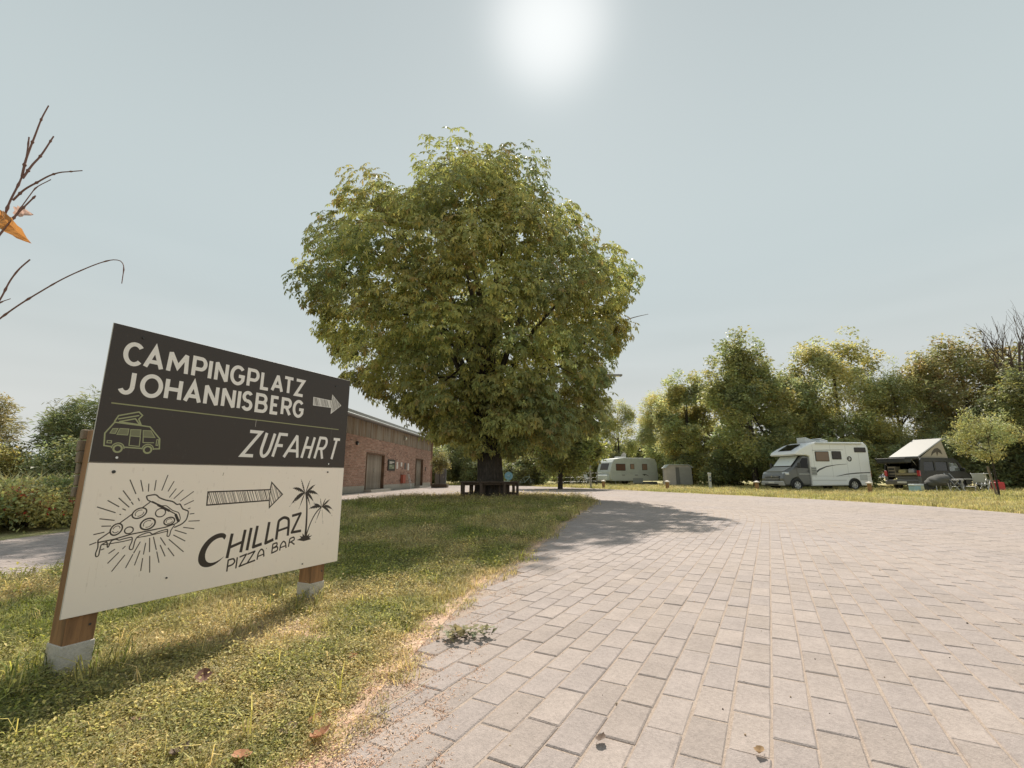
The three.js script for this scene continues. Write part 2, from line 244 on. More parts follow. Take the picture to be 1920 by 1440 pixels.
{
  const r = rng(131), lists = [[], [], [], [], []];
  for (let i = 0; i < 200000; i++) {     // even in angle and in log distance, so that the density falls with the square of the distance
    const d = 1.15 * Math.exp(r() * Math.log(21 / 1.15)), a = -1.15 + r() * 1.6, x = Math.sin(a) * d, z = -Math.cos(a) * d;
    if (!inPoly(x, z, LAWN)) { const e = polyDist(x, z, LAWN); if (e > 0.3 * Math.max(0, edgeNoise(x, z) + 0.12) || d > 16) continue; }
    if (r() > 0.44) continue;
    const [bare, dry] = lawnState(x, z); if (r() < bare * 0.93) continue;
    const s = Math.max(0.7, Math.pow(d / 2.6, 0.66)) * (0.75 + 0.55 * r()), herby = fbm(x * 1.1 + 9, z * 1.1, 3, 0, 141) * 0.7 + 0.3 * r();
    if (herby > 0.53 && r() < 0.25) continue; const k = herby > 0.53 ? (r() < 0.5 ? 0 : 1) : r() < 0.5 ? 2 : 3;
    lists[k].push([x, 0.022, z, (r() - 0.5) * 0.5, r() * 6.28, (r() - 0.5) * 0.5, [s, s * (0.6 + 0.9 * r()), s], grassTone(dry, r)]);
    if (r() < 0.006 && d < 6) lists[4].push([x, 0.022, z, 0, r() * 6.28, 0, 0.9 + 0.6 * r(), mix3(LIME, STRAW, r())]);
  }
  // taller unmown grass round the sign posts
  for (const [cx, cz, n] of [[-1.86, -2.10, 26], [-1.36, -3.12, 18], [-1.98, -1.85, 18], [-2.2, -1.55, 30]]) for (let i = 0; i < n; i++) { const a = r() * 6.28, d = 0.05 + 0.22 * r(); lists[4].push([cx + Math.cos(a) * d, 0.022, cz + Math.sin(a) * d, 0, r() * 6.28, 0, 0.9 + 0.9 * r(), grassTone(0.25, r)]); }
  const geos = [herb(1, 54, 0.036, 0.06, 0.0092), herb(2, 48, 0.044, 0.06, 0.011), tuft(3, 20, 0.034, 0.05, 1.1, 0.0032), tuft(4, 18, 0.044, 0.05, 0.9, 0.0034), tuft(5, 8, 0.10, 0.025, 1.0, 0.0034)];
  ['lawn_herbs', 'lawn_herbs', 'lawn_grass', 'lawn_grass', 'tall_grass'].forEach((n, i) => stuffOf(scatter(n, geos[i], M.blade, lists[i]), ['small round leaved herbs growing low in the lawn', 'pointed leaf herbs growing between the lawn grasses', 'short mown grass blades of the lawn', 'longer soft grass blades of the lawn', 'loose tall grass blades sticking out of the lawn'][i], i < 2 ? 'herbs' : 'grass'));
  // dry grass strip along the drive on the camping field, and the verge by the hedge
  const f = [[], []];
  for (let i = 0; i < 90000; i++) {
    const d = 8 * Math.exp(r() * Math.log(52 / 8)), a = -0.95 + r() * 2.1, x = Math.sin(a) * d, z = -Math.cos(a) * d; if (r() > 0.42) continue;
    if (inPoly(x, z, OUTER) || polyDist(x, z, OUTER) < 0.15 + edgeNoise(x, z) || (x < 0 && z > -40) || z > -5) continue;
    const dry = fbm(x * 0.35, z * 0.35, 4, 0, 151); if (r() < smooth(0.5, 0.75, fbm(x * 1.3, z * 1.3, 3, 0, 152))) continue;
    f[r() < 0.5 ? 0 : 1].push([x, 0, z, 0, r() * 6.28, 0, Math.pow(d / 2.6, 0.62) * (0.7 + 0.5 * r()), grassTone(0.25 + dry * 0.75, r)]);
  }
  stuffOf(scatter('field_grass', geos[2], M.blade, f[0]), 'sparse dry grass of the field behind the bollards', 'grass'); stuffOf(scatter('field_grass', geos[3], M.blade, f[1]), 'thin upright grass of the field around the vehicles', 'grass');
  console.log('grass', lists.map((l) => l.length).join(' '), f.map((l) => l.length).join(' '));
}

// ---------------------------------------------------------------- sign
{
  const AZ = 0.446, W = 1.479, H = 1.286, YB = 0.269;
  const t = thing('camping_sign', 'large two panel direction sign, dark above and white below, on square wooden posts', 'sign', [-1.858, 0, -2.024], Math.PI / 2 - AZ);   // local x runs along the sign, z to its front
  const PX = 1.36, cw = Math.round(1479 * PX / 4) * 4;
  const canvas = (h, y0, bg, draw, seed) => {
    const c = document.createElement('canvas'); c.width = cw; c.height = Math.round(h * PX); const x = c.getContext('2d'); x.scale(cw / 1479, PX); x.translate(0, -y0);
    x.fillStyle = bg; x.fillRect(0, y0, 1479, h);
    const r = rng(seed); for (let i = 0; i < 900; i++) { x.fillStyle = r() < 0.5 ? 'rgba(255,255,255,0.035)' : 'rgba(60,45,25,0.05)'; const s = r() * r() * 9 + 0.8; x.fillRect(r() * 1479, y0 + r() * h, s, s * (0.5 + 2.5 * r())); }
    for (let i = 0; i < 40; i++) { x.fillStyle = 'rgba(110,85,50,0.06)'; x.fillRect(r() * 1479, y0 + r() * h, 1.2 + r() * 2, 20 + 90 * r()); }
    x.lineJoin = 'miter'; x.miterLimit = 3; draw(x, r); const k = new THREE.CanvasTexture(c); k.colorSpace = THREE.SRGBColorSpace; return k;
  };
  // plain geometric capitals, each drawn by strokes in a box
  const G = {
    C: 'A', O: 'O', I: [[0.5, 0, 0.5, 1]], A: [[0, 1, 0.5, 0, 1, 1], [0.17, 0.7, 0.83, 0.7]], M: [[0, 1, 0.06, 0, 0.5, 0.72, 0.94, 0, 1, 1]], N: [[0, 1, 0, 0, 1, 1, 1, 0]], L: [[0, 0, 0, 1, 1, 1]], T: [[0, 0, 1, 0], [0.5, 0, 0.5, 1]],
    Z: [[0, 0, 1, 0, 0, 1, 1, 1]], H: [[0, 0, 0, 1], [1, 0, 1, 1], [0, 0.5, 1, 0.5]], E: [[1, 0, 0, 0, 0, 1, 1, 1], [0, 0.49, 0.85, 0.49]], F: [[1, 0, 0, 0, 0, 1], [0, 0.5, 0.8, 0.5]],
  };
  function glyph(x, ch, x0, x1, y0, y1, lw, skew = 0) {
    const u = (a, b) => [x0 + lw / 2 + a * (x1 - x0 - lw) + skew * (1 - b), y0 + lw / 2 + b * (y1 - y0 - lw)], P = (a, b) => u(a, b);
    x.lineWidth = lw; x.beginPath();
    const poly = (l) => l.forEach((_, i) => { if (i % 2 === 0) { const p = P(l[i], l[i + 1]); i ? x.lineTo(...p) : x.moveTo(...p); } });
    const arc = (cx, cy, rx, ry, a, b) => { for (let i = 0; i <= 40; i++) { const q = a + (b - a) * i / 40, p = P(cx + rx * Math.cos(q), cy + ry * Math.sin(q)); i ? x.lineTo(...p) : x.moveTo(...p); } };
    if (ch === 'O') arc(0.5, 0.5, 0.5, 0.5, 0, 6.4);
    else if (ch === 'C') arc(0.56, 0.5, 0.56, 0.5, -0.75, -5.55);
    else if (ch === 'G') { arc(0.54, 0.5, 0.54, 0.5, -0.75, -5.75); poly([0.62, 0.54, 1.02, 0.54, 1.0, 0.79]); }
    else if (ch === 'U') { poly([0, 0, 0, 0.62]); arc(0.5, 0.62, 0.5, 0.38, Math.PI, 0); poly([1, 0.62, 1, 0]); }
    else if (ch === 'J') { poly([0.97, 0, 0.97, 0.66]); arc(0.53, 0.66, 0.44, 0.34, 0, 2.6); }
    else if (ch === 'P' || ch === 'R') { const b = ch === 'P' ? 0.6 : 0.52; poly([0, 1, 0, 0, 0.6, 0]); arc(0.6, b / 2, 0.4, b / 2, -1.57, 1.57); poly([0.62, b, 0, b]); if (ch === 'R') poly([0.5, b, 1, 1]); }
    else if (ch === 'B') { poly([0.55, 0.47, 0, 0.47, 0, 0, 0.55, 0]); arc(0.55, 0.235, 0.36, 0.235, -1.57, 1.57); poly([0, 0.47, 0, 1, 0.6, 1]); arc(0.6, 0.735, 0.4, 0.265, 1.57, -1.57); }
    else if (ch === 'S') { arc(0.5, 0.25, 0.46, 0.25, -0.55, -4.4); arc(0.5, 0.75, 0.48, 0.25, -1.9, 2.75); }
    else G[ch].forEach(poly);
    x.stroke();
  }
  const word = (x, s, xs, y0, y1, lw, sk = 0) => [...s].forEach((c, i) => glyph(x, c, xs[i][0], xs[i][1], y0, y1, lw, sk));
  const upper = canvas(645, 0, '#352c25', (x, r) => {
    x.strokeStyle = '#e9e4de';
    word(x, 'CAMPINGPLATZ', [[54, 136], [140, 230], [242, 347], [362, 440], [446, 470], [482, 560], [570, 657], [672, 750], [760, 824], [832, 920], [915, 998], [1003, 1080]], 70, 188, 20);
    word(x, 'JOHANNISBERG', [[48, 124], [142, 242], [250, 332], [341, 432], [442, 522], [538, 618], [628, 652], [656, 726], [741, 824], [841, 904], [917, 994], [1003, 1087]], 210, 329, 20);
    word(x, 'ZUFAHRT', [[684, 774], [794, 868], [884, 960], [962, 1082], [1096, 1172], [1200, 1284], [1318, 1396]], 437, 598, 19, 36);
    x.fillStyle = '#8f8f66'; x.fillRect(42, 372, 1360, 6);
    // hatched arrow
    x.save(); x.beginPath(); x.moveTo(1160, 174); x.lineTo(1320, 176); x.lineTo(1321, 133); x.lineTo(1406, 198); x.lineTo(1320, 266); x.lineTo(1321, 224); x.lineTo(1162, 228); x.closePath(); x.fillStyle = '#bdb9b3'; x.fill(); x.strokeStyle = '#dedad4'; x.lineWidth = 5; x.stroke(); x.clip();
    x.lineWidth = 2.2; for (let i = 0; i < 60; i++) { const a = 1150 + i * 4.6; x.strokeStyle = r() < 0.6 ? '#6d675f' : '#e6e2dc'; x.beginPath(); x.moveTo(a, 130); x.lineTo(a + 50 + r() * 12, 270); x.stroke(); } x.restore();
    // little camper with raised roof
    x.strokeStyle = '#9a9d74'; x.lineWidth = 6; const pl = (l, close) => { x.beginPath(); l.forEach((p, i) => (i ? x.lineTo(...p) : x.moveTo(...p))); if (close) x.closePath(); x.stroke(); };
    pl([[70, 574], [43, 571], [38, 515], [68, 462], [172, 467], [212, 470], [262, 525], [267, 574], [241, 576]]); pl([[121, 574], [192, 576]]); pl([[66, 460], [78, 430], [156, 403], [173, 418], [160, 438], [174, 466]]); pl([[78, 446], [160, 420]]); pl([[84, 458], [146, 437], [168, 464]], true);
    x.lineWidth = 4; for (const q of [[[57, 513], [65, 492], [84, 490], [77, 514]], [[84, 517], [92, 489], [127, 488], [126, 517]], [[135, 490], [176, 488], [177, 521], [136, 520]], [[186, 490], [219, 489], [240, 520], [190, 521]]]) { x.fillStyle = '#8b8e69'; x.beginPath(); q.forEach((p, i) => (i ? x.lineTo(...p) : x.moveTo(...p))); x.closePath(); x.stroke(); x.globalAlpha = 0.75; x.fill(); x.globalAlpha = 1; }
    pl([[136, 520], [138, 565], [180, 567], [178, 520]]); pl([[190, 521], [193, 548], [240, 546]]); pl([[52, 548], [68, 548], [68, 558], [52, 558]], true); pl([[250, 530], [258, 530], [258, 558], [250, 558]], true);
    for (const [cx, cy] of [[96, 580], [217, 579]]) { x.lineWidth = 5; x.beginPath(); x.arc(cx, cy, 24, Math.PI * 0.98, Math.PI * 2.02); x.stroke(); x.lineWidth = 8; x.beginPath(); x.arc(cx, cy + 2, 16, 0, 7); x.stroke(); }
    x.strokeStyle = '#a8a49c'; x.lineWidth = 3; x.beginPath(); x.moveTo(760, 373); x.lineTo(759, 416); x.stroke(); x.globalAlpha = 0.25; x.beginPath(); x.moveTo(1340, 360); x.lineTo(1336, 470); x.stroke(); x.globalAlpha = 1;
  }, 201);
  const lower = canvas(641, 645, '#f3e7da', (x, r) => {
    const ink = '#2e251c'; x.strokeStyle = x.fillStyle = ink; x.lineCap = 'round'; x.lineJoin = 'round';
    const curve = (p, w, close) => { x.lineWidth = w; const c = new THREE.CatmullRomCurve3(p.map((q) => V3(q[0], q[1], 0)), !!close, 'catmullrom', 0.4), n = p.length * 8; x.beginPath(); for (let i = 0; i <= n; i++) { const q = c.getPoint(i / n); i ? x.lineTo(q.x, q.y) : x.moveTo(q.x, q.y); } x.stroke(); };
    const line = (p, w) => { x.lineWidth = w; x.beginPath(); p.forEach((q, i) => (i ? x.lineTo(...q) : x.moveTo(...q))); x.stroke(); };
    for (const q of [[165, 720, 197, 784], [209, 722, 225, 773], [245, 740, 248, 774], [274, 723, 274, 770], [323, 698, 306, 771], [355, 729, 335, 776], [370, 766, 345, 806], [404, 773, 367, 813], [456, 782, 399, 827], [462, 828, 420, 848], [450, 865, 441, 868], [473, 894, 454, 895], [505, 933, 453, 931], [483, 971, 431, 960], [448, 992, 393, 970], [447, 1028, 389, 993], [446, 1080, 371, 1012], [358, 1037, 331, 999], [404, 1094, 372, 1053], [363, 1089, 335, 1035], [320, 1053, 300, 993], [340, 1115, 324, 1064], [292, 1059, 284, 996], [306, 1154, 296, 1080], [270, 1017, 268, 1066], [267, 1086, 267, 1140], [246, 1009, 227, 1055], [251, 1050, 238, 1110], [224, 1062, 204, 1116], [192, 1060, 152, 1123], [166, 1045, 132, 1085], [149, 1029, 130, 1043], [188, 1021, 180, 1030], [75, 990, 55, 997], [98, 949, 63, 955], [119, 924, 87, 922], [129, 900, 75, 889], [128, 866, 58, 837], [138, 840, 93, 811], [178, 844, 133, 802], [180, 814, 145, 769], [193, 833, 185, 822], [166, 857, 155, 851], [150, 876, 147, 875], [216, 817, 210, 806], [108, 1021, 99, 1024]]) line([[q[0], q[1]], [q[2], q[3]]], 4.2);
    curve([[246, 806], [246, 796], [281, 792], [301, 807], [329, 819], [362, 828], [384, 843], [399, 843], [416, 867], [441, 879], [444, 894], [439, 922], [420, 942], [389, 955]], 6); curve([[246, 806], [252, 816], [272, 827], [293, 838], [334, 863], [381, 889], [396, 911], [402, 929], [383, 942]], 5); curve([[272, 823], [313, 845], [337, 848], [367, 871], [397, 885], [409, 912], [406, 929]], 4);
    line([[300, 842], [352, 872]], 11); line([[386, 895], [402, 926]], 12);
    line([[261, 827], [234, 850], [195, 878], [154, 913], [121, 950], [82, 980], [82, 991]], 5); line([[82, 991], [140, 984], [203, 969], [270, 961], [345, 951], [383, 940]], 5.5); line([[103, 1003], [136, 1001], [175, 998], [207, 993]], 4); line([[233, 987], [272, 984], [309, 979], [355, 971]], 4);
    curve([[83, 991], [85, 1013], [81, 1035], [83, 1048], [88, 1051], [93, 1045], [94, 1025], [96, 1004], [106, 997], [115, 993], [120, 1014], [124, 1014], [131, 991], [147, 985], [161, 990], [174, 987], [208, 983], [212, 1001], [206, 1024], [207, 1035], [215, 1039], [221, 1033], [224, 1002], [231, 985], [249, 975], [278, 968], [294, 978], [323, 968], [354, 962], [359, 971], [359, 992], [366, 997], [371, 989], [374, 968], [386, 946]], 4.6);
    for (const [cx, cy, rx, ry, a, w, inner] of [[225, 875, 30, 22, -0.45, 6, 1], [315, 879, 22, 20, 0, 5, 0], [267, 928, 31, 25, -0.3, 7, 1], [360, 923, 24, 18, -0.2, 6, 1], [143, 941, 21, 26, 0.5, 6, 1], [193, 950, 17, 15, 0, 5, 0]]) { x.lineWidth = w; x.fillStyle = '#f3e7da'; x.beginPath(); x.ellipse(cx, cy, rx, ry, a, 0, 7); x.fill(); x.stroke(); if (inner) { x.lineWidth = 3; x.beginPath(); x.ellipse(cx, cy, rx * 0.6, ry * 0.6, a, 0.3, 2.2); x.stroke(); x.beginPath(); x.ellipse(cx, cy, rx * 0.6, ry * 0.6, a, 2.9, 5.6); x.stroke(); } }
    x.fillStyle = ink; x.lineJoin = 'miter';
    const ar = [[531, 786], [901, 783], [906, 740], [989, 814], [907, 890], [902, 847], [533, 855]]; x.lineWidth = 7; x.beginPath(); ar.forEach((p, i) => (i ? x.lineTo(...p) : x.moveTo(...p))); x.closePath(); x.stroke(); line([[902, 783], [902, 847]], 5);
    x.save(); x.beginPath(); ar.forEach((p, i) => (i ? x.lineTo(...p) : x.moveTo(...p))); x.closePath(); x.clip(); for (let i = 0; i < 62; i++) { const a = 500 + i * 8 + r() * 5; line([[a, 735], [a + 62 + 10 * r(), 895]], 1.6 + 2.6 * r() * r()); } x.restore();
    // palms
    const frond = (cx, cy, ex, ey, bend, w) => { const mx = (cx + ex) / 2, my = (cy + ey) / 2 - bend, n = 16, at = (q) => [(1 - q) * (1 - q) * cx + 2 * q * (1 - q) * mx + q * q * ex, (1 - q) * (1 - q) * cy + 2 * q * (1 - q) * my + q * q * ey]; x.beginPath(); x.moveTo(cx, cy); for (let i = 1; i <= n; i++) { const q = i / n, p = at(q), k = w * Math.sin(Math.PI * Math.min(1, q * 1.05)) * (i % 2 ? 1 : 0.62); x.lineTo(p[0], p[1] - k * 0.5); } for (let i = n; i >= 1; i--) { const q = i / n, p = at(q), k = w * Math.sin(Math.PI * Math.min(1, q * 1.05)) * (i % 2 ? 0.55 : 1.1); x.lineTo(p[0] + (i % 2 ? 0 : (ex > cx ? 4 : -4)), p[1] + k); } x.closePath(); x.fill(); };
    for (const [ex, ey, b, w] of [[1119, 722, 4, 15], [1190, 726, 6, 15], [1235, 758, 8, 15], [1055, 778, 24, 16], [1272, 830, 36, 17], [1238, 880, 34, 20], [1051, 892, 44, 22], [1122, 912, 20, 22], [1212, 908, 30, 20], [1085, 872, 30, 18]]) frond(1160, 812, ex, ey, b, w);
    for (const [ex, ey, b, w] of [[1288, 852, 3, 11], [1333, 854, 4, 12], [1372, 860, 8, 12], [1407, 938, 36, 15], [1400, 976, 34, 16], [1325, 1020, 14, 17], [1263, 1010, 16, 17], [1195, 918, 26, 16], [1232, 884, 10, 13]]) frond(1305, 910, ex, ey, b, w);
    x.beginPath(); x.moveTo(1160, 815); x.quadraticCurveTo(1186, 900, 1182, 1080); x.lineTo(1198, 1080); x.quadraticCurveTo(1196, 900, 1172, 815); x.fill(); x.lineWidth = 8; x.beginPath(); x.moveTo(1300, 912); x.quadraticCurveTo(1232, 950, 1198, 1080); x.stroke();
    x.beginPath(); x.moveTo(1126, 1104); for (const p of [[1158, 1096], [1146, 1082], [1168, 1088], [1166, 1068], [1184, 1084], [1196, 1066], [1204, 1086], [1224, 1072], [1216, 1092], [1244, 1088], [1222, 1102], [1238, 1112], [1180, 1118]]) x.lineTo(...p); x.fill();
    // lettering under the palms
    x.lineCap = 'butt'; x.lineJoin = 'round';
    x.beginPath(); x.moveTo(652, 1046); x.bezierCurveTo(660, 1034, 668, 1020, 640, 1010); x.bezierCurveTo(590, 1000, 524, 1050, 524, 1122); x.bezierCurveTo(524, 1180, 600, 1204, 662, 1134); x.bezierCurveTo(610, 1172, 560, 1166, 558, 1112); x.bezierCurveTo(558, 1070, 596, 1026, 640, 1034); x.closePath(); x.fill();
    const W2 = 17; line([[679, 1147], [693, 1018]], W2); line([[755, 1127], [768, 1005]], W2); line([[686, 1092], [762, 1070]], W2 - 2); line([[792, 1121], [804, 998]], W2); line([[842, 990], [829, 1108], [882, 1097]], W2); line([[917, 975], [906, 1096], [957, 1081]], W2); curve([[976, 1084], [979, 1010], [984, 974], [1016, 957], [1048, 968], [1055, 1000], [1056, 1070]], W2); line([[978, 1034], [1055, 1018]], 13); line([[1074, 951], [1138, 940], [1083, 1053], [1153, 1050]], W2 - 1);
    const w3 = 8.5; line([[687, 1218], [688, 1156]], w3); curve([[688, 1158], [716, 1156], [726, 1172], [714, 1186], [688, 1192]], w3); line([[737, 1210], [739, 1151]], w3); line([[752, 1152], [792, 1142], [756, 1203], [806, 1192]], w3); line([[798, 1144], [842, 1133], [802, 1193], [850, 1184]], w3); curve([[862, 1183], [866, 1148], [882, 1128], [898, 1140], [904, 1172]], w3); line([[864, 1166], [902, 1157]], 7); line([[914, 1127], [918, 1127]], 5);
    line([[954, 1162], [957, 1106]], w3); curve([[957, 1108], [982, 1104], [984, 1120], [960, 1132]], w3); curve([[960, 1132], [988, 1128], [990, 1148], [954, 1160]], w3); curve([[1008, 1152], [1012, 1120], [1028, 1101], [1044, 1112], [1052, 1143]], w3); line([[1010, 1136], [1050, 1128]], 7); line([[1068, 1139], [1074, 1089]], w3); curve([[1074, 1090], [1100, 1084], [1106, 1100], [1074, 1114]], w3); line([[1086, 1112], [1112, 1130]], w3);
    x.strokeStyle = '#8a7a66'; x.lineWidth = 3; x.beginPath(); x.moveTo(603, 683); x.lineTo(600, 700); x.stroke();
  }, 202);
  const sheet = (h, y, tex, name, bg) => {     // aluminium composite sheet: printed face, plain edges
    const th = 0.006, body = part(name, rbox(W, h - 0.002, th, W / 2, y, -th / 2, 0.0015, 1), mat(bg, 0.5), t);
    const face = new THREE.PlaneGeometry(W - 0.003, h - 0.005).translate(W / 2, y, 0.0012); part('print', face, new THREE.MeshStandardMaterial({ map: tex, roughness: 0.42, bumpMap: rep(grainTex, 6, 3), bumpScale: 0.0003 }), body);
    for (const [sx, sy, q] of name === 'upper_panel' ? [[0.125, h / 2 - 0.042, 1], [1.345, h / 2 - 0.066, 1], [0.098, -h / 2 + 0.024, 1], [1.33, -h / 2 + 0.024, 1]] : [[0.097, h / 2 - 0.04, 1.2], [1.33, h / 2 - 0.032, 0.9], [0.384, -h / 2 + 0.094, 0.7], [1.183, -h / 2 + 0.03, 0.7]]) part('screw', new THREE.CylinderGeometry(0.0055 * q, 0.0065 * q, 0.004, 12).rotateX(Math.PI / 2).translate(sx, y + sy, 0.004), name === 'upper_panel' && sy < 0 ? M.chrome : M.darkTrim, body);
  };
  const hl = 0.641, hu = 0.645; sheet(hl, YB + hl / 2, lower, 'lower_panel', [0.6, 0.57, 0.52]); sheet(hu, YB + hl + hu / 2, upper, 'upper_panel', [0.5, 0.48, 0.45]);
  for (const px of [0.082, 1.33]) {
    const top = 1.06, p = part('post', rbox(0.108, top - 0.13, 0.115, px, 0.13 + (top - 0.13) / 2, -0.0715, 0.006, 2), M.post, t);
    part('post_shoe', mg([rbox(0.116, 0.22, 0.124, px, 0.05, -0.0715, 0.004, 2)]), M.concrete, p); part('nail', new THREE.CylinderGeometry(0.005, 0.005, 0.004, 8).rotateX(Math.PI / 2).translate(px + 0.03, 0.225, -0.0135), M.darkTrim, p);
  }
  // weathered batten ends fixed behind the panel's edge
  const r = rng(211); for (let i = 0; i < 6; i++) { const w = 0.042 + 0.012 * r(); part("batten", rbox(1.1, w, 0.03, 0.58 - r() * 0.025, 0.78 + i * 0.052, -0.152 - 0.004 * (i % 3), 0.006, 1), M.oldWood, t); }
}

// ---------------------------------------------------------------- trees and shrubs
function palmate(seed, n = 6, L = 0.145) {     // horse chestnut leaf: leaflets spread like fingers, drooping
  const r = rng(seed), p = [];
  for (let i = 0; i < n; i++) {
    const a = (i / (n - 1) - 0.5) * 4.3 + (r() - 0.5) * 0.2, l = L * (1 - 0.32 * Math.abs(i / (n - 1) - 0.5) * 2) * (0.9 + 0.2 * r()), w = l * 0.21, c = Math.cos(a), s = Math.sin(a), dr = -0.30 - 0.25 * r();
    const B = [c * 0.008, 0, s * 0.008], m = [c * l * 0.62, dr * l * 0.35 - 0.012, s * l * 0.62], T = [c * l, dr * l, s * l], A = [m[0] - s * w, m[1] + 0.016, m[2] + c * w], D = [m[0] + s * w, m[1] + 0.016, m[2] - c * w];
    p.push(...B, ...A, ...T, ...B, ...T, ...D);
  }
  return tri(p, 6, 0.2);
}
function spray(seed, n, R, L, asp, droop = 0.3) {   // a twig end with small leaves
  const r = rng(seed), p = [];
  for (let i = 0; i < n; i++) {
    const q = V3(r() - 0.5, (r() - 0.5) * 0.8, r() - 0.5).multiplyScalar(2 * R), a = r() * 6.283, l = L * (0.65 + 0.7 * r()), w = l * asp, up = (r() - 0.55) * 1.3 - droop, d = V3(Math.cos(a), up, Math.sin(a)).normalize(), s = V3(-Math.sin(a), (r() - 0.5) * 0.9, Math.cos(a)).normalize();
    const T = q.clone().addScaledVector(d, l), m = q.clone().addScaledVector(d, l * 0.5), A = m.clone().addScaledVector(s, w).add(V3(0, 0.1 * l, 0)), D = m.clone().addScaledVector(s, -w).add(V3(0, 0.1 * l, 0));
    p.push(q.x, q.y, q.z, A.x, A.y, A.z, T.x, T.y, T.z, q.x, q.y, q.z, T.x, T.y, T.z, D.x, D.y, D.z);
  }
  return tri(p, 6, 0.4);
}
const hue = (base, r, k = 0.3) => { const b = 1 + (r() - 0.5) * 2 * k, w = (r() - 0.5) * 0.22; return [base[0] * b * (1 + w), base[1] * b, base[2] * b * (1 - w)]; };
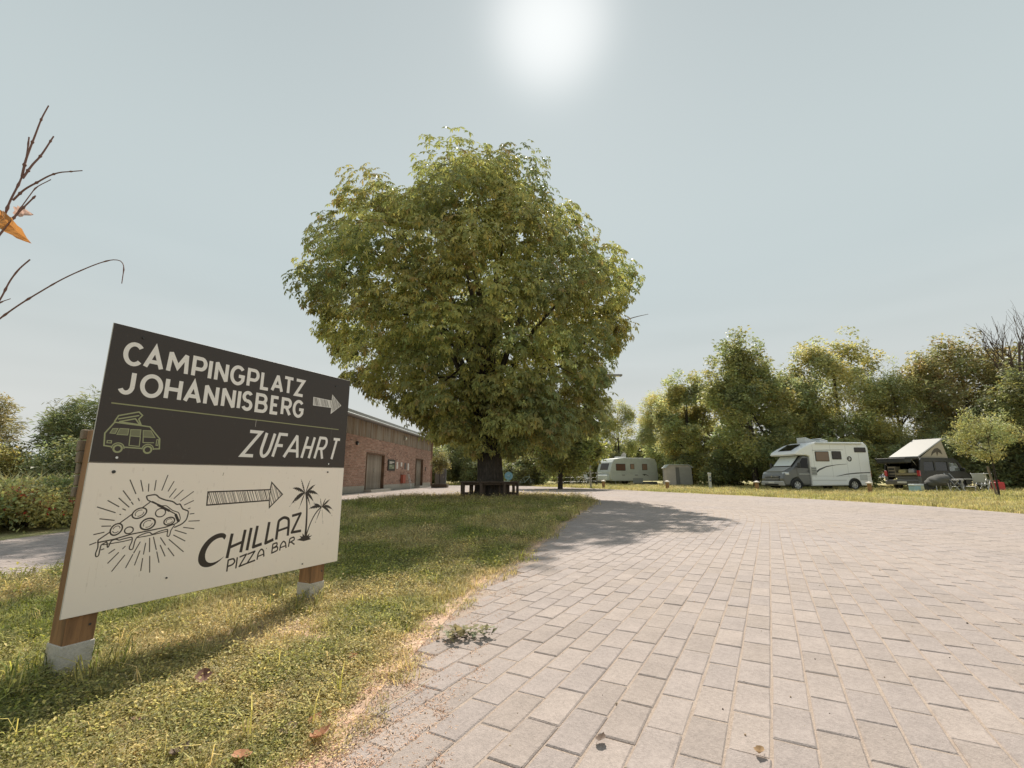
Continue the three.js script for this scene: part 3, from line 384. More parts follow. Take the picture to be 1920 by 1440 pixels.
// the big chestnut in the lawn: a broad uneven crown, heavier to the building's side
{
  const t = thing('chestnut_tree', 'large old horse chestnut with broad dense crown growing out of the lawn', 'tree', [-0.86, 0, -17.7]);
  const OUT = [[-2.9, 15.54], [-2.12, 14.52], [-0.83, 15.46], [-0.24, 14.52], [0.59, 14.25], [0.93, 12.95], [2.31, 12.64], [2.75, 11.92], [3.17, 10.67], [3.84, 10.43], [4.28, 10.18], [5.15, 9.7], [4.98, 8.5], [4.4, 8.03], [5.01, 7.11], [4.53, 6.2], [3.65, 5.75], [3.95, 5.09], [3.79, 4.01], [3.54, 2.95], [2.06, 2.3], [0, 2.0], [-1.65, 2.15], [-3.32, 2.64], [-3.97, 3.16], [-4.61, 3.58], [-5.47, 3.9], [-6.56, 4.44], [-7.68, 5.09], [-8.31, 6.2], [-9.15, 7.11], [-9.13, 8.03], [-9.45, 8.98], [-9.21, 9.94], [-8.76, 11.17], [-8.27, 12.18], [-7.16, 12.69], [-6.4, 13.46], [-6.02, 12.95], [-4.98, 12.95], [-5.04, 14.12], [-4.21, 13.99], [-3.54, 14.92]].map(([x, y]) => [(x + 2.1) * (x < -2.1 ? 0.825 : 0.885) - 1.78 + 0.86, 7.0 + (y - 7.5) * (y < 7.5 ? 0.95 : 0.85)]);
  const r = rng(301), tips = [];
  const depthAt = (x, y) => { const e = polyDist(x, y, OUT); return 5.6 * Math.sqrt(1 - Math.pow(1 - Math.min(e / 5, 1), 2)) * lerp(0.36, 1, clamp((y - 2) / 5.5)); };
  for (let i = 0; i < 6000 && tips.length < 330; i++) {
    const x = lerp(-8.6, 6.2, r()), y = lerp(2, 15.6, r()); if (!inPoly(x, y, OUT)) continue; const e = polyDist(x, y, OUT); if (e < 0.35) continue;
    const D = depthAt(x, y), w = (r() < 0.5 ? -1 : 1) * D * (0.45 + 0.55 * Math.sqrt(r())), q = [x, y, w, 0.75 + 0.6 * r()];
    if (fbm(x * 0.6 + 3, y * 0.6 + w * 0.12, 2, 0, 309) < 0.37 && w > -1.5 && e > 1.0 && (Math.abs(x) > 2.2 || y > 7.5)) continue;   // gaps between the boughs
    if (tips.some((p) => Math.hypot(p[0] - q[0], p[1] - q[1], p[2] - q[2]) < 1.08)) continue; tips.push(q);
  }
  // low hanging boughs round the trunk
  for (let i = 0; i < 46; i++) tips.push([lerp(-2.0, 3.1, r()), lerp(2.5, 4.1, r()), lerp(-2.2, 2.6, r()), 0.75]);
  // pointed shoots along the outline
  for (let i = 0; i < OUT.length; i++) { const [x, y] = OUT[i], k = 0.965; for (let m = 0; m < 3; m++) tips.push([-1.2 + (x + 1.2) * (k + 0.012 * m), 8 + (y - 8) * (k + 0.03 * m) , (r() - 0.5) * 1.6, 0.62 - 0.14 * m]); }
  const leaves = [[], [], []], BASE = [0.335, 0.345, 0.112];
  for (const [x, y, w, sz] of tips) {
    const R = (sz || 1) * (0.6 + 0.62 * r()), tone = hue(BASE, r, 0.22), out = V3(x + 1.2, (y - 6) * 0.6, w).normalize(), n = Math.round(118 * Math.sqrt(sz || 1) * R);
    const yellow = r() < 0.2 ? 1 : 0;
    for (let k = 0; k < n; k++) {
      const a = r() * 6.283, c = 2 * r() - 1, s = Math.sqrt(1 - c * c), rad = R * (0.4 + 0.6 * Math.sqrt(r())), dx = Math.cos(a) * s * rad, dy = c * rad * 0.72, dz = Math.sin(a) * s * rad;
      if (c < -0.55 && r() < 0.5) continue;
      const yaw = Math.atan2(-dz - out.z * 0.5, dx + out.x * 0.5) + (r() - 0.5) * 1.2;
      let col = hue(tone, r, 0.2); if (yellow) col = mix3(col, [0.52, 0.52, 0.15], 0.65); if (r() < 0.05) col = mix3(col, [0.36, 0.24, 0.08], 0.7);
      leaves[k % 3].push([x + dx, y + dy, w + dz, (r() - 0.5) * 0.7, yaw, -0.35 - 0.65 * r() - (c < 0 ? 0.25 : 0), 0.85 + 0.45 * r(), col]);
    }
  }
  // trunk and limbs
  const fork = [[0, 2.4, 0]];
  const tr = limb([[0, -0.1, 0], [0.02, 0.7, 0], [-0.02, 1.6, 0.02], [0, 2.7, 0], [-0.2, 4.6, 0], [-0.5, 7, 0.1]], 0.52, 0.26, 22, 20), tp = tr.attributes.position;
  for (let i = 0; i < tp.count; i++) { const y = tp.getY(i), a = Math.atan2(tp.getZ(i), tp.getX(i)), k = 1 + 0.09 * Math.sin(a * 5 + y) + 0.05 * Math.sin(a * 9 - 2 * y) + 0.28 * smooth(0.5, -0.1, y) * (1 + 0.5 * Math.sin(a * 5)); if (y < 3) { tp.setX(i, tp.getX(i) * k); tp.setZ(i, tp.getZ(i) * k); } }
  tr.computeVertexNormals(); part('trunk', tr, M.bark, t);
  const far = tips.slice().sort(() => r() - 0.5);
  for (let i = 0; i < 26; i++) { const q = far[i], h = lerp(2.2, 6.5, r() * clamp((q[1] - 2.5) / 7)), m = V3(q[0] * 0.45, lerp(h, q[1], 0.55) + 0.6, q[2] * 0.45); part('limb', limb([V3(-h * 0.05, h, 0), m, V3(q[0] * 0.95, q[1] - 0.1, q[2] * 0.95)], 0.17, 0.02, 12, 6), M.bark, t); for (let k = 0; k < 3; k++) { const e = far[26 + i * 5 + k]; if (Math.hypot(e[0] - m.x, e[1] - m.y, e[2] - m.z) < 4.5) part('branch', limb([m, V3((m.x + e[0]) / 2, (m.y + e[1]) / 2 + 0.3, (m.z + e[2]) / 2), V3(e[0], e[1], e[2])], 0.06, 0.012, 8, 5), M.bark, t); } }
  for (const l of [[[4.9, 6.9, 0.2], [5.4, 7.0, 0.3], [5.9, 7.15, 0.3], [6.35, 7.25, 0.3]], [[5.0, 8.2, 0], [5.4, 8.0, 0], [5.75, 8.3, 0]], [[5.4, 8.0, 0], [5.7, 7.98, 0]]]) part('dead_twig', limb(l, 0.03, 0.008, 8, 5), M.twig, t);
  leaves.forEach((l, i) => scatter('crown', palmate(310 + i, [7, 5, 6][i], [0.2, 0.215, 0.19][i]), M.leaf, l, t));
  console.log('chestnut', tips.length, leaves.map((l) => l.length).join(' '));
}
const SPR = { broad: [spray(401, 14, 0.3, 0.21, 0.3), spray(402, 13, 0.34, 0.24, 0.27)], small: [spray(403, 24, 0.2, 0.085, 0.33), spray(404, 24, 0.22, 0.095, 0.3)], narrow: [spray(405, 22, 0.24, 0.2, 0.1, 0.15), spray(406, 22, 0.26, 0.23, 0.09, 0.3)], fine: [spray(407, 30, 0.15, 0.05, 0.34), spray(408, 30, 0.15, 0.06, 0.3)] };
// o: x z h (top) r (half width) base (lowest leaves) n (twig ends) kind tone seed trunk
function tree(name, label, category, o, group) {
  const r = rng(o.seed), t = thing(name, label, category, [o.x, 0, o.z], 0, group), cy = (o.h + o.base) / 2, ry = (o.h - o.base) / 2, blobs = [], lists = [[], []];
  const nb = o.blobs || Math.round(26 + o.r * 14);
  for (let i = 0; i < nb; i++) { const a = r() * 6.283, c = 2 * r() - 1, s = Math.sqrt(1 - c * c), k = 0.35 + 0.62 * Math.cbrt(r()), taper = o.cone ? lerp(1.15, 0.45, (c * k + 1) / 2) : 1, rr = o.r * taper; blobs.push([Math.cos(a) * s * rr * k, cy + c * ry * k, Math.sin(a) * s * rr * (o.deep || 0.8) * k, (0.12 + 0.15 * r()) * Math.min(o.r, ry * 1.3) + 0.12, hue(o.tone, r, 0.28)]); }
  for (let i = 0; i < (o.shoots || 0) * 2; i++) { const x = (r() - 0.5) * 1.9 * o.r, y = cy + ry * Math.sqrt(Math.max(0, 1 - Math.pow(x / o.r, 2))) * (0.8 + 0.32 * r()); blobs.push([x, y, (r() - 0.5) * o.r * 0.6, (0.1 + 0.09 * r()) * Math.min(o.r, 3), hue(o.tone, r, 0.2), 2.6]); }
  const tot = blobs.reduce((s, b) => s + b[3] * b[3], 0), sc = o.leaf || 1;
  for (const b of blobs) { const n = Math.max(6, Math.round(o.n * b[3] * b[3] / tot)); for (let k = 0; k < n; k++) { const a = r() * 6.283, c = 2 * r() - 1, s = Math.sqrt(1 - c * c), q = b[3] * (0.4 + 0.75 * r()); let col = hue(b[4], r, 0.25); if (o.autumn && r() < o.autumn) col = mix3(col, [0.34, 0.2, 0.07], 0.7); lists[k & 1].push([b[0] + Math.cos(a) * s * q, Math.max(0.03, b[1] + c * q * (b[5] || 0.85)), b[2] + Math.sin(a) * s * q, (r() - 0.5) * 1.2, r() * 6.28, (r() - 0.5) * 1.2, sc * (0.75 + 0.5 * r()), col]); } }
  if (o.trunk) {
    const lean = (r() - 0.5) * 0.25; part('trunk', limb([[0, -0.1, 0], [lean * 0.4, o.base * 0.6, 0], [lean, cy, 0], [lean * 1.4, o.h * 0.9, 0]], o.trunk, o.trunk * 0.2, 12, 8), M.bark, t);
    for (let i = 0; i < (o.limbs ?? 7); i++) { const b = blobs[i * 3 % blobs.length], y0 = lerp(o.base * 0.7, cy, r()); part('limb', limb([V3(lean * y0 / cy, y0, 0), V3(b[0] * 0.5, lerp(y0, b[1], 0.6), b[2] * 0.5), V3(b[0], b[1], b[2])], o.trunk * 0.42, 0.012, 8, 5), M.bark, t); }
  } else for (let i = 0; i < 5; i++) { const b = blobs[i * 2 % blobs.length]; part('stem', limb([V3((r() - 0.5) * o.r * 0.3, -0.05, (r() - 0.5) * 0.2), V3(b[0] * 0.6, b[1] * 0.5, b[2] * 0.6), V3(b[0], b[1], b[2])], 0.03 + 0.008 * o.h, 0.008, 8, 5), M.twig, t); }
  lists.forEach((l, i) => l.length && scatter(category === 'tree' ? 'crown' : 'foliage', SPR[o.kind][i], M.leaf, l, t));
  return t;
}
const TG = 'trees along the far edge of the field', OLIVE = [0.42, 0.44, 0.17], YEL = [0.52, 0.52, 0.22], DRK = [0.29, 0.315, 0.12], RUS = [0.40, 0.32, 0.14];
tree('field_tree', 'tall dark leafy tree whose slim trunk stands beside the grey cab of the motorhome', 'tree', { x: 18.9, z: -36, h: 11.3, r: 3.7, base: 1.6, n: 3300, kind: 'broad', tone: OLIVE, seed: 11, trunk: 0.24, cone: 1, shoots: 9 }, TG);
tree('field_tree', 'tall light green tree with open top rising behind the motorhome roof', 'tree', { x: 28.2, z: -39, h: 12.3, r: 4.4, base: 1.8, n: 3300, kind: 'broad', tone: YEL, seed: 12, trunk: 0.26, shoots: 10 }, TG);
tree('field_tree', 'lower yellowish tree filling the gap behind the raised camper roof', 'tree', { x: 31.6, z: -37, h: 9.4, r: 3.6, base: 0.8, n: 2700, kind: 'small', leaf: 1.5, tone: YEL, seed: 13, trunk: 0.2, shoots: 6 }, TG);
tree('field_tree', 'broad rust tinged tree with many upright shoots above the dark camper van', 'tree', { x: 36.3, z: -36, h: 11.3, r: 4.6, base: 1.0, n: 3700, kind: 'broad', tone: mix3(OLIVE, RUS, 0.5), autumn: 0.14, seed: 14, trunk: 0.28, shoots: 14 }, TG);
tree('field_tree', 'dark dense tree behind the young staked tree', 'tree', { x: 35.0, z: -29.5, h: 7.6, r: 3.4, base: 0.4, n: 2900, kind: 'broad', tone: DRK, seed: 15, trunk: 0.22, shoots: 4 }, TG);
tree('field_tree', 'pale loose willowy tree behind the grey storage tent', 'tree', { x: 17.3, z: -50, h: 9.6, r: 3.2, base: 1.2, n: 2400, kind: 'narrow', leaf: 1.3, tone: YEL, seed: 16, trunk: 0.16, shoots: 8 }, TG);
tree('field_tree', 'thin airy tree standing behind the old caravan', 'tree', { x: 12.6, z: -54, h: 9.9, r: 2.3, base: 1.2, n: 1000, kind: 'small', leaf: 1.7, tone: OLIVE, seed: 17, trunk: 0.12, shoots: 6 }, TG);
tree('field_tree', 'bushy dark tree between the caravan and the storage tent', 'tree', { x: 19.5, z: -47, h: 6.6, r: 3.2, base: 0.3, n: 2400, kind: 'broad', tone: OLIVE, seed: 18, trunk: 0.16 }, TG);
tree('field_tree', 'round bright green tree beyond the chestnut beside the fence posts', 'tree', { x: 3.2, z: -31, h: 5.2, r: 2.5, base: 1.2, n: 2800, kind: 'broad', tone: [0.34, 0.37, 0.10], seed: 19, trunk: 0.18, shoots: 3 }, TG);
tree('field_tree', 'dark green tree at the end of the brick building', 'tree', { x: -4.9, z: -48, h: 5.2, r: 2.6, base: 0.3, n: 2000, kind: 'small', leaf: 1.5, tone: DRK, seed: 20, trunk: 0.16 }, TG);
tree('field_tree', 'light leafed tree seen under the chestnut crown past the brick wall', 'tree', { x: -1.6, z: -50, h: 5.6, r: 3.0, base: 0.3, n: 2000, kind: 'small', leaf: 1.6, tone: YEL, seed: 21, trunk: 0.16 }, TG);
tree('field_tree', 'tall dark tree closing the row beside the bare dead tree', 'tree', { x: 41.5, z: -36, h: 10.2, r: 3.6, base: 0.5, n: 2700, kind: 'broad', tone: DRK, seed: 22, trunk: 0.22, shoots: 6 }, TG);
tree('field_tree', 'olive tree with feathered top between the dark slim tree and the willowy one', 'tree', { x: 23.3, z: -40, h: 9.3, r: 3.8, base: 0.6, n: 2700, kind: 'broad', tone: mix3(OLIVE, YEL, 0.5), seed: 23, trunk: 0.2, shoots: 8 }, TG);
tree('field_tree', 'leafy green tree rising between the storage tent and the dark slim tree', 'tree', { x: 16.4, z: -42.5, h: 9.6, r: 2.7, base: 0.5, n: 2700, kind: 'broad', tone: mix3(OLIVE, YEL, 0.7), seed: 24, trunk: 0.18, shoots: 7 }, TG);
const BG = 'undergrowth shrubs below the field trees';
[[16.2, -45.5, 2.8, 1.8, 'shrub behind the electric hook-up post'], [18.2, -38.5, 3.0, 2.2, 'shrub in the gap beside the motorhome cab'], [21, -35.5, 3.4, 2.4, 'shrub hidden low behind the motorhome'], [25.5, -35, 3.6, 2.6, 'shrub between the motorhome and the camper van'], [30.2, -33.5, 3.6, 2.6, 'shrub behind the open camper van'], [33.5, -31.5, 2.8, 2.0, 'low shrub behind the red canister'], [8.4, -50, 2.8, 2.4, 'shrub behind the caravan drawbar'], [1.4, -43, 2.6, 2.2, 'shrub behind the tree bench across the drive'], [-2.8, -45.5, 2.8, 2.2, 'shrub at the end of the paved yard'], [6.0, -48, 3.0, 2.0, 'shrub beside the wire fence'], [-7.5, -46, 3.6, 2.2, 'shrub behind the corner of the brick building'], [11.2, -50.5, 3.0, 2.2, 'shrub showing over the caravan roof hatch']].forEach(([x, z, h, w, l], i) => tree('shrub', 'dense dark green ' + l, 'shrub', { x, z, h, r: w, base: 0.02, n: 1300, kind: i % 2 ? 'broad' : 'small', leaf: i % 2 ? 1 : 1.5, tone: i % 3 ? DRK : mix3(DRK, OLIVE, 0.6), seed: 40 + i, deep: 0.7 }, BG));
// far wood that closes the horizon beyond the field
for (const [x, z, w, l] of [[-52, -92, 36, 'far-off wood edge beyond the brick building'], [22, -96, 46, 'far-off wood edge beyond the caravan field']]) {
  const r = rng(70 + Math.round(x)), list = []; for (let i = 0; i < 5200; i++) { const u = (r() - 0.5) * 2 * w, top = 5.2 + 3.4 * fbm(u * 0.12 + x, 1, 3, 0, 77); list.push([u, r() * top, (r() - 0.5) * 5, r() * 3, r() * 6, r() * 3, 3.0 + 2 * r(), hue(DRK, r, 0.3)]); }
  const m = scatter('wood', SPR.broad[0], M.leaf, list); m.position.set(x, 0, z); stuffOf(m, l, 'wood');
}
// shrubs by the path on the building's side
tree('willow_shrub', 'tall feathery shrub with narrow leaves behind the flowering hedge', 'shrub', { x: -11.3, z: -12.2, h: 2.75, r: 1.15, base: 0.1, n: 760, kind: 'narrow', leaf: 0.62, tone: [0.21, 0.23, 0.09], seed: 61, shoots: 12 });
tree('willow_shrub', 'second feathery shrub with narrow grey leaves nearer the sign post', 'shrub', { x: -9.6, z: -12.8, h: 2.9, r: 1.0, base: 0.1, n: 800, kind: 'narrow', leaf: 0.6, tone: [0.23, 0.25, 0.11], seed: 62, shoots: 9 });
tree('willow_shrub', 'pale loose shrub standing alone past the hedge end', 'shrub', { x: -15.6, z: -13.4, h: 3.0, r: 0.9, base: 0.1, n: 500, kind: 'narrow', leaf: 0.6, tone: [0.32, 0.29, 0.13], seed: 63, shoots: 6 });
tree('low_shrub', 'rounded yellow green shrub behind the flowering hedge', 'shrub', { x: -12.2, z: -10.6, h: 1.5, r: 1.2, base: 0.02, n: 900, kind: 'fine', leaf: 1.2, tone: [0.38, 0.36, 0.12], seed: 64 });
tree('low_shrub', 'rounded dark shrub under the feathery one', 'shrub', { x: -10.1, z: -11.0, h: 1.6, r: 1.1, base: 0.02, n: 900, kind: 'fine', leaf: 1.3, tone: DRK, seed: 65 });
{
  const t = thing('flowering_hedge', 'knee high clipped hedge with red blossoms along the side path', 'hedge', [-8.1, 0, -7.2]), r = rng(331), a = [], b = [], c = [];
  for (let i = 0; i < 4300; i++) { const z = lerp(4.2, -4.0, r()), x = (r() - 0.5) * 1.9 - 0.2 + (z > 0 ? -z * 0.75 : 0), u = (x + 0.2 + (z > 0 ? z * 0.75 : 0)) / 0.95, top = 0.66 * Math.sqrt(Math.max(0, 1 - u * u * 0.8)) + 0.34 * (fbm(x * 2, z * 2, 3, 0, 332) - 0.5), y = top * (1 - 0.75 * r() * r()); const n = fbm(x * 1.5, z * 1.5, 3, 0, 333); (i & 1 ? a : b).push([x, Math.max(0.05, y), z, r() * 2, r() * 6, r() * 2, 0.75 + 0.5 * r(), hue(mix3([0.22, 0.26, 0.08], [0.52, 0.48, 0.17], smooth(0.35, 0.65, n)), r, 0.3)]); if (r() < 0.2 && y > top * 0.55) c.push([x, y + 0.05, z, r() * 6, r() * 6, r() * 6, 0.9 + 0.8 * r(), hue([0.55, 0.06, 0.045], r, 0.3)]); }
  for (let i = 0; i < 6; i++) part('stem', limb([[-0.3, 0, -3 + i], [-0.2, 0.3, -3 + i + 0.1], [-0.3, 0.55, -3 + i]], 0.02, 0.006, 4, 5), M.twig, t);
  scatter('foliage', SPR.fine[0], M.leaf, a, t); scatter('foliage', SPR.fine[1], M.leaf, b, t); scatter('blossom', herb(334, 12, 0.05, 0.035, 0.03), M.leaf, c, t);
  const g = []; for (let i = 0; i < 420; i++) g.push([-9.6 + (r() - 0.5) * 2.2, 0.55 + 0.35 * r(), -8.4 + (r() - 0.5) * 4, 0, r() * 6, 0, 2.6 + 2 * r(), hue([0.38, 0.36, 0.15], r, 0.25)]); for (const q of g) q[1] = 0; g.forEach((q) => { q[6] *= 1.45; });
  stuffOf(scatter('reed_grass', tuft(335, 8, 0.16, 0.025, 0.6, 0.004), M.blade, g), 'tall seeding grass rising behind the flowering hedge', 'grass');
}
// bare dead tree beside the row
{
  const t = thing('bare_tree', 'leafless dead tree with fine bare twigs leaning over the field trees', 'tree', [38.9, 0, -33]), r = rng(341);
  const grow = (p, d, len, rad, lvl) => { const e = p.clone().addScaledVector(d, len), m = p.clone().lerp(e, 0.5).add(V3((r() - 0.5) * len * 0.12, (r() - 0.5) * len * 0.08, (r() - 0.5) * len * 0.12)); part(lvl === 0 ? 'trunk' : lvl < 3 ? 'limb' : 'twig', limb([p, m, e], rad, rad * 0.62, lvl < 3 ? 6 : 4, lvl < 2 ? 7 : 4), M.twig, t); if (lvl >= 4) return; const n = lvl < 1 ? 3 : lvl < 3 ? 3 : 2; for (let i = 0; i < n; i++) { const q = d.clone().add(V3((r() - 0.5) * 1.25, (r() - 0.1) * 0.55, (r() - 0.5) * 1.0)).normalize(); grow(lvl ? p.clone().lerp(e, 0.55 + 0.45 * i / n) : e, q, len * (0.58 + 0.16 * r()), Math.max(0.009, rad * 0.46), lvl + 1); } };
  grow(V3(0, 0, 0), V3(-0.22, 1, 0.05).normalize(), 6.2, 0.22, 0); grow(V3(-1.3, 6, 0.2), V3(-0.62, 0.85, 0.1).normalize(), 3.6, 0.14, 1); grow(V3(-1.5, 6.1, 0.2), V3(-0.25, 1, 0.1).normalize(), 3.4, 0.13, 1);
}
// young staked tree by the drive
{
  const t = tree('young_tree', 'young round tree tied to a wooden stake on the grass strip', 'tree', { x: 20.2, z: -19.4, h: 3.25, r: 1.2, base: 1.5, n: 250, kind: 'fine', leaf: 1.15, tone: [0.40, 0.41, 0.16], seed: 71, trunk: 0.045, limbs: 6, shoots: 7 });
  const s = thing('tree_stake', 'leaning wooden stake supporting the young tree', 'stake', [20.0, 0, -19.35]); part('stake', bar([0.02, -0.1, 0.04], [-0.16, 1.25, 0.06], 0.04, 0.036, 8), M.oldWood, s); part('tie', new THREE.TorusGeometry(0.13, 0.012, 6, 16).rotateX(1.5).translate(0.03, 1.05, 0.0), M.black, s);
}
// dry reddish garden plant close by, its stems reaching into view
{
  const t = thing('dry_plant', 'tall dry plant with bare reddish stems and one curled orange leaf', 'plant', [-1.95, 0.022, -1.28]), o = [1.95, -0.022, 1.28], stemM = mat([0.16, 0.085, 0.07], 0.75), tipM = mat([0.13, 0.10, 0.09], 0.8);
  const L = (pts) => pts.map(([x, y, z]) => V3(x + o[0], y + o[1], z + o[2]));
  const S = [[[[-1.95, 0.0, -1.28], [-1.86, 0.7, -1.30], [-1.74, 1.35, -1.33], [-1.667, 1.648, -1.35], [-1.655, 1.736, -1.35], [-1.641, 1.833, -1.355], [-1.648, 1.919, -1.36], [-1.655, 1.989, -1.36]], 0.0075, 0.0022], [[[-1.641, 1.833, -1.355], [-1.635, 1.894, -1.35], [-1.618, 1.982, -1.345], [-1.603, 2.046, -1.34], [-1.584, 2.092, -1.335]], 0.0036, 0.0018], [[[-1.637, 1.827, -1.355], [-1.621, 1.882, -1.36], [-1.607, 1.919, -1.365], [-1.583, 2.001, -1.37]], 0.0034, 0.002], [[[-1.646, 1.742, -1.35], [-1.61, 1.778, -1.345], [-1.567, 1.802, -1.34], [-1.527, 1.822, -1.335], [-1.491, 1.83, -1.33], [-1.453, 1.83, -1.325], [-1.406, 1.83, -1.32]], 0.003, 0.0014], [[[-1.93, 0.0, -1.25], [-1.84, 0.75, -1.27], [-1.70, 1.42, -1.31], [-1.652, 1.578, -1.33], [-1.619, 1.671, -1.34], [-1.579, 1.76, -1.34], [-1.568, 1.781, -1.34], [-1.519, 1.808, -1.335]], 0.006, 0.0012], [[[-1.657, 1.57, -1.33], [-1.622, 1.69, -1.35], [-1.586, 1.766, -1.36]], 0.0034, 0.002], [[[-1.90, 0.0, -1.31], [-1.80, 0.7, -1.32], [-1.66, 1.25, -1.34], [-1.611, 1.394, -1.35], [-1.592, 1.46, -1.35], [-1.572, 1.499, -1.35], [-1.545, 1.531, -1.35]], 0.005, 0.002], [[[-1.64, 1.33, -1.345], [-1.608, 1.384, -1.35], [-1.584, 1.4, -1.355]], 0.0025, 0.001], [[[-1.88, 0.0, -1.27], [-1.82, 0.7, -1.29], [-1.70, 1.18, -1.32], [-1.597, 1.332, -1.35], [-1.546, 1.378, -1.35], [-1.488, 1.422, -1.35], [-1.429, 1.463, -1.35], [-1.373, 1.494, -1.35], [-1.316, 1.52, -1.35], [-1.276, 1.53, -1.35], [-1.251, 1.524, -1.35], [-1.24, 1.505, -1.35], [-1.238, 1.477, -1.35], [-1.237, 1.449, -1.35]], 0.0055, 0.0012]];
  for (const [p, a, b] of S) part('stem', limb(L(p), a, b, 160, 8, 0.045 + 0.02 * (p.length % 3)), stemM, t);
  const leaf = (A, B, wide, curl, m) => {
    const a = L([A])[0], b = L([B])[0], ax = b.clone().sub(a), n = 12, side = V3(-ax.y, ax.x, 0).normalize(), fw = V3(0, 0, 1), p = [], at = (i, k) => { const q = i / n, w = wide * Math.pow(Math.sin(Math.PI * Math.min(1, 0.06 + q * 0.94)), 0.8) * (1 + 0.12 * Math.sin(i * 2.1 + k)), s = Math.sin(Math.PI * q) * curl; return a.clone().addScaledVector(ax, q).addScaledVector(side, k * w * 0.5).addScaledVector(fw, s + Math.abs(k) * w * 0.32 + 0.003 * Math.sin(i * 1.7 + k * 2)); };
    for (let i = 0; i < n; i++) for (const k of [-1, -0.5, 0, 0.5]) { const [x, y, z, w] = [at(i, k), at(i + 1, k), at(i + 1, k + 0.5), at(i, k + 0.5)]; for (const v of [x, y, z, x, z, w]) p.push(v.x, v.y, v.z); }
    part('leaf', tri(p), m, t);
  };
  const lm = (c) => new THREE.MeshPhysicalMaterial({ color: rgb(...c), roughness: 1, transmission: 0.45, thickness: 0, side: THREE.DoubleSide });
  leaf([-1.682, 1.70, -1.345], [-1.576, 1.598, -1.37], 0.046, 0.012, lm([0.55, 0.25, 0.07])); leaf([-1.652, 1.70, -1.37], [-1.608, 1.712, -1.385], 0.04, 0.008, lm([0.62, 0.44, 0.37]));
}

// ---------------------------------------------------------------- bench round the chestnut
{
  const t = thing('tree_bench', 'dark weathered wooden bench ring built round the chestnut trunk', 'bench', [-0.86, 0.02, -17.7]), N = 8, H = 0.64, r = rng(401);
  for (let i = 0; i < N; i++) {
    const a = (i + 0.28) / N * 6.283, b = (i + 1.28) / N * 6.283, m = (a + b) / 2;
    for (let k = 0; k < 3; k++) { const ri = 0.70 + k * 0.16, ro = ri + 0.148, h = 0.036; const P = [[ri, a], [ro, a], [ro, b], [ri, b]].map(([q, w]) => [q * Math.cos(w) , q * Math.sin(w)]); const c = [0, 1].map((q) => P.reduce((s, p) => s + p[q], 0) / 4); const s = new THREE.Shape(P.map(([x, y]) => new THREE.Vector2(c[0] + (x - c[0]) * 0.992, c[1] + (y - c[1]) * 0.992))); part('seat_plank', muv(new THREE.ExtrudeGeometry(s, { depth: h, bevelEnabled: true, bevelSize: 0.003, bevelThickness: 0.003, bevelSegments: 1 }).rotateX(Math.PI / 2).translate(0, H + 0.002 * r(), 0)), M.bench, t); }
    const leg = (q, w) => part('leg', rbox(0.085, H - 0.045, 0.085, 0, (H - 0.045) / 2 - 0.01, 0, 0.005, 1).rotateY(-w).translate(q * Math.cos(w), 0, q * Math.sin(w)), M.bench, t);
    leg(1.09, a); leg(0.74, a);
    part('rail', box(0.33, 0.07, 0.04, 0.915, 0.2, 0).rotateY(-a), M.bench, t); part('rail', box(0.40, 0.06, 0.04, 0.915, H - 0.075, 0.066).rotateY(-a), M.bench, t);
    const w = 2 * 1.06 * Math.sin((b - a) / 2) - 0.09; part('apron', box(0.03, 0.075, w, 1.06 * Math.cos((b - a) / 2) - 0.015, H - 0.08, 0).rotateY(-m), M.bench, t);
  }
  const d = thing('blue_disc', 'small round pale blue disc on a short stand on the tree bench', 'ornament', [-0.17, 0.664, -16.86]);
  part('disc', new THREE.CylinderGeometry(0.15, 0.15, 0.03, 28).rotateX(Math.PI / 2).translate(0.05, 0.2, 0), mat([0.22, 0.42, 0.5], 0.35), d); part('hub', new THREE.SphereGeometry(0.05, 16, 10).translate(0.05, 0.2, 0.02), mat([0.4, 0.55, 0.6], 0.35), d); part('stand', mg([rbox(0.2, 0.03, 0.12, 0, 0.015, 0, 0.008), bar([0, 0.02, 0], [0.04, 0.1, 0], 0.02)]), mat([0.45, 0.55, 0.42], 0.5), d);
}
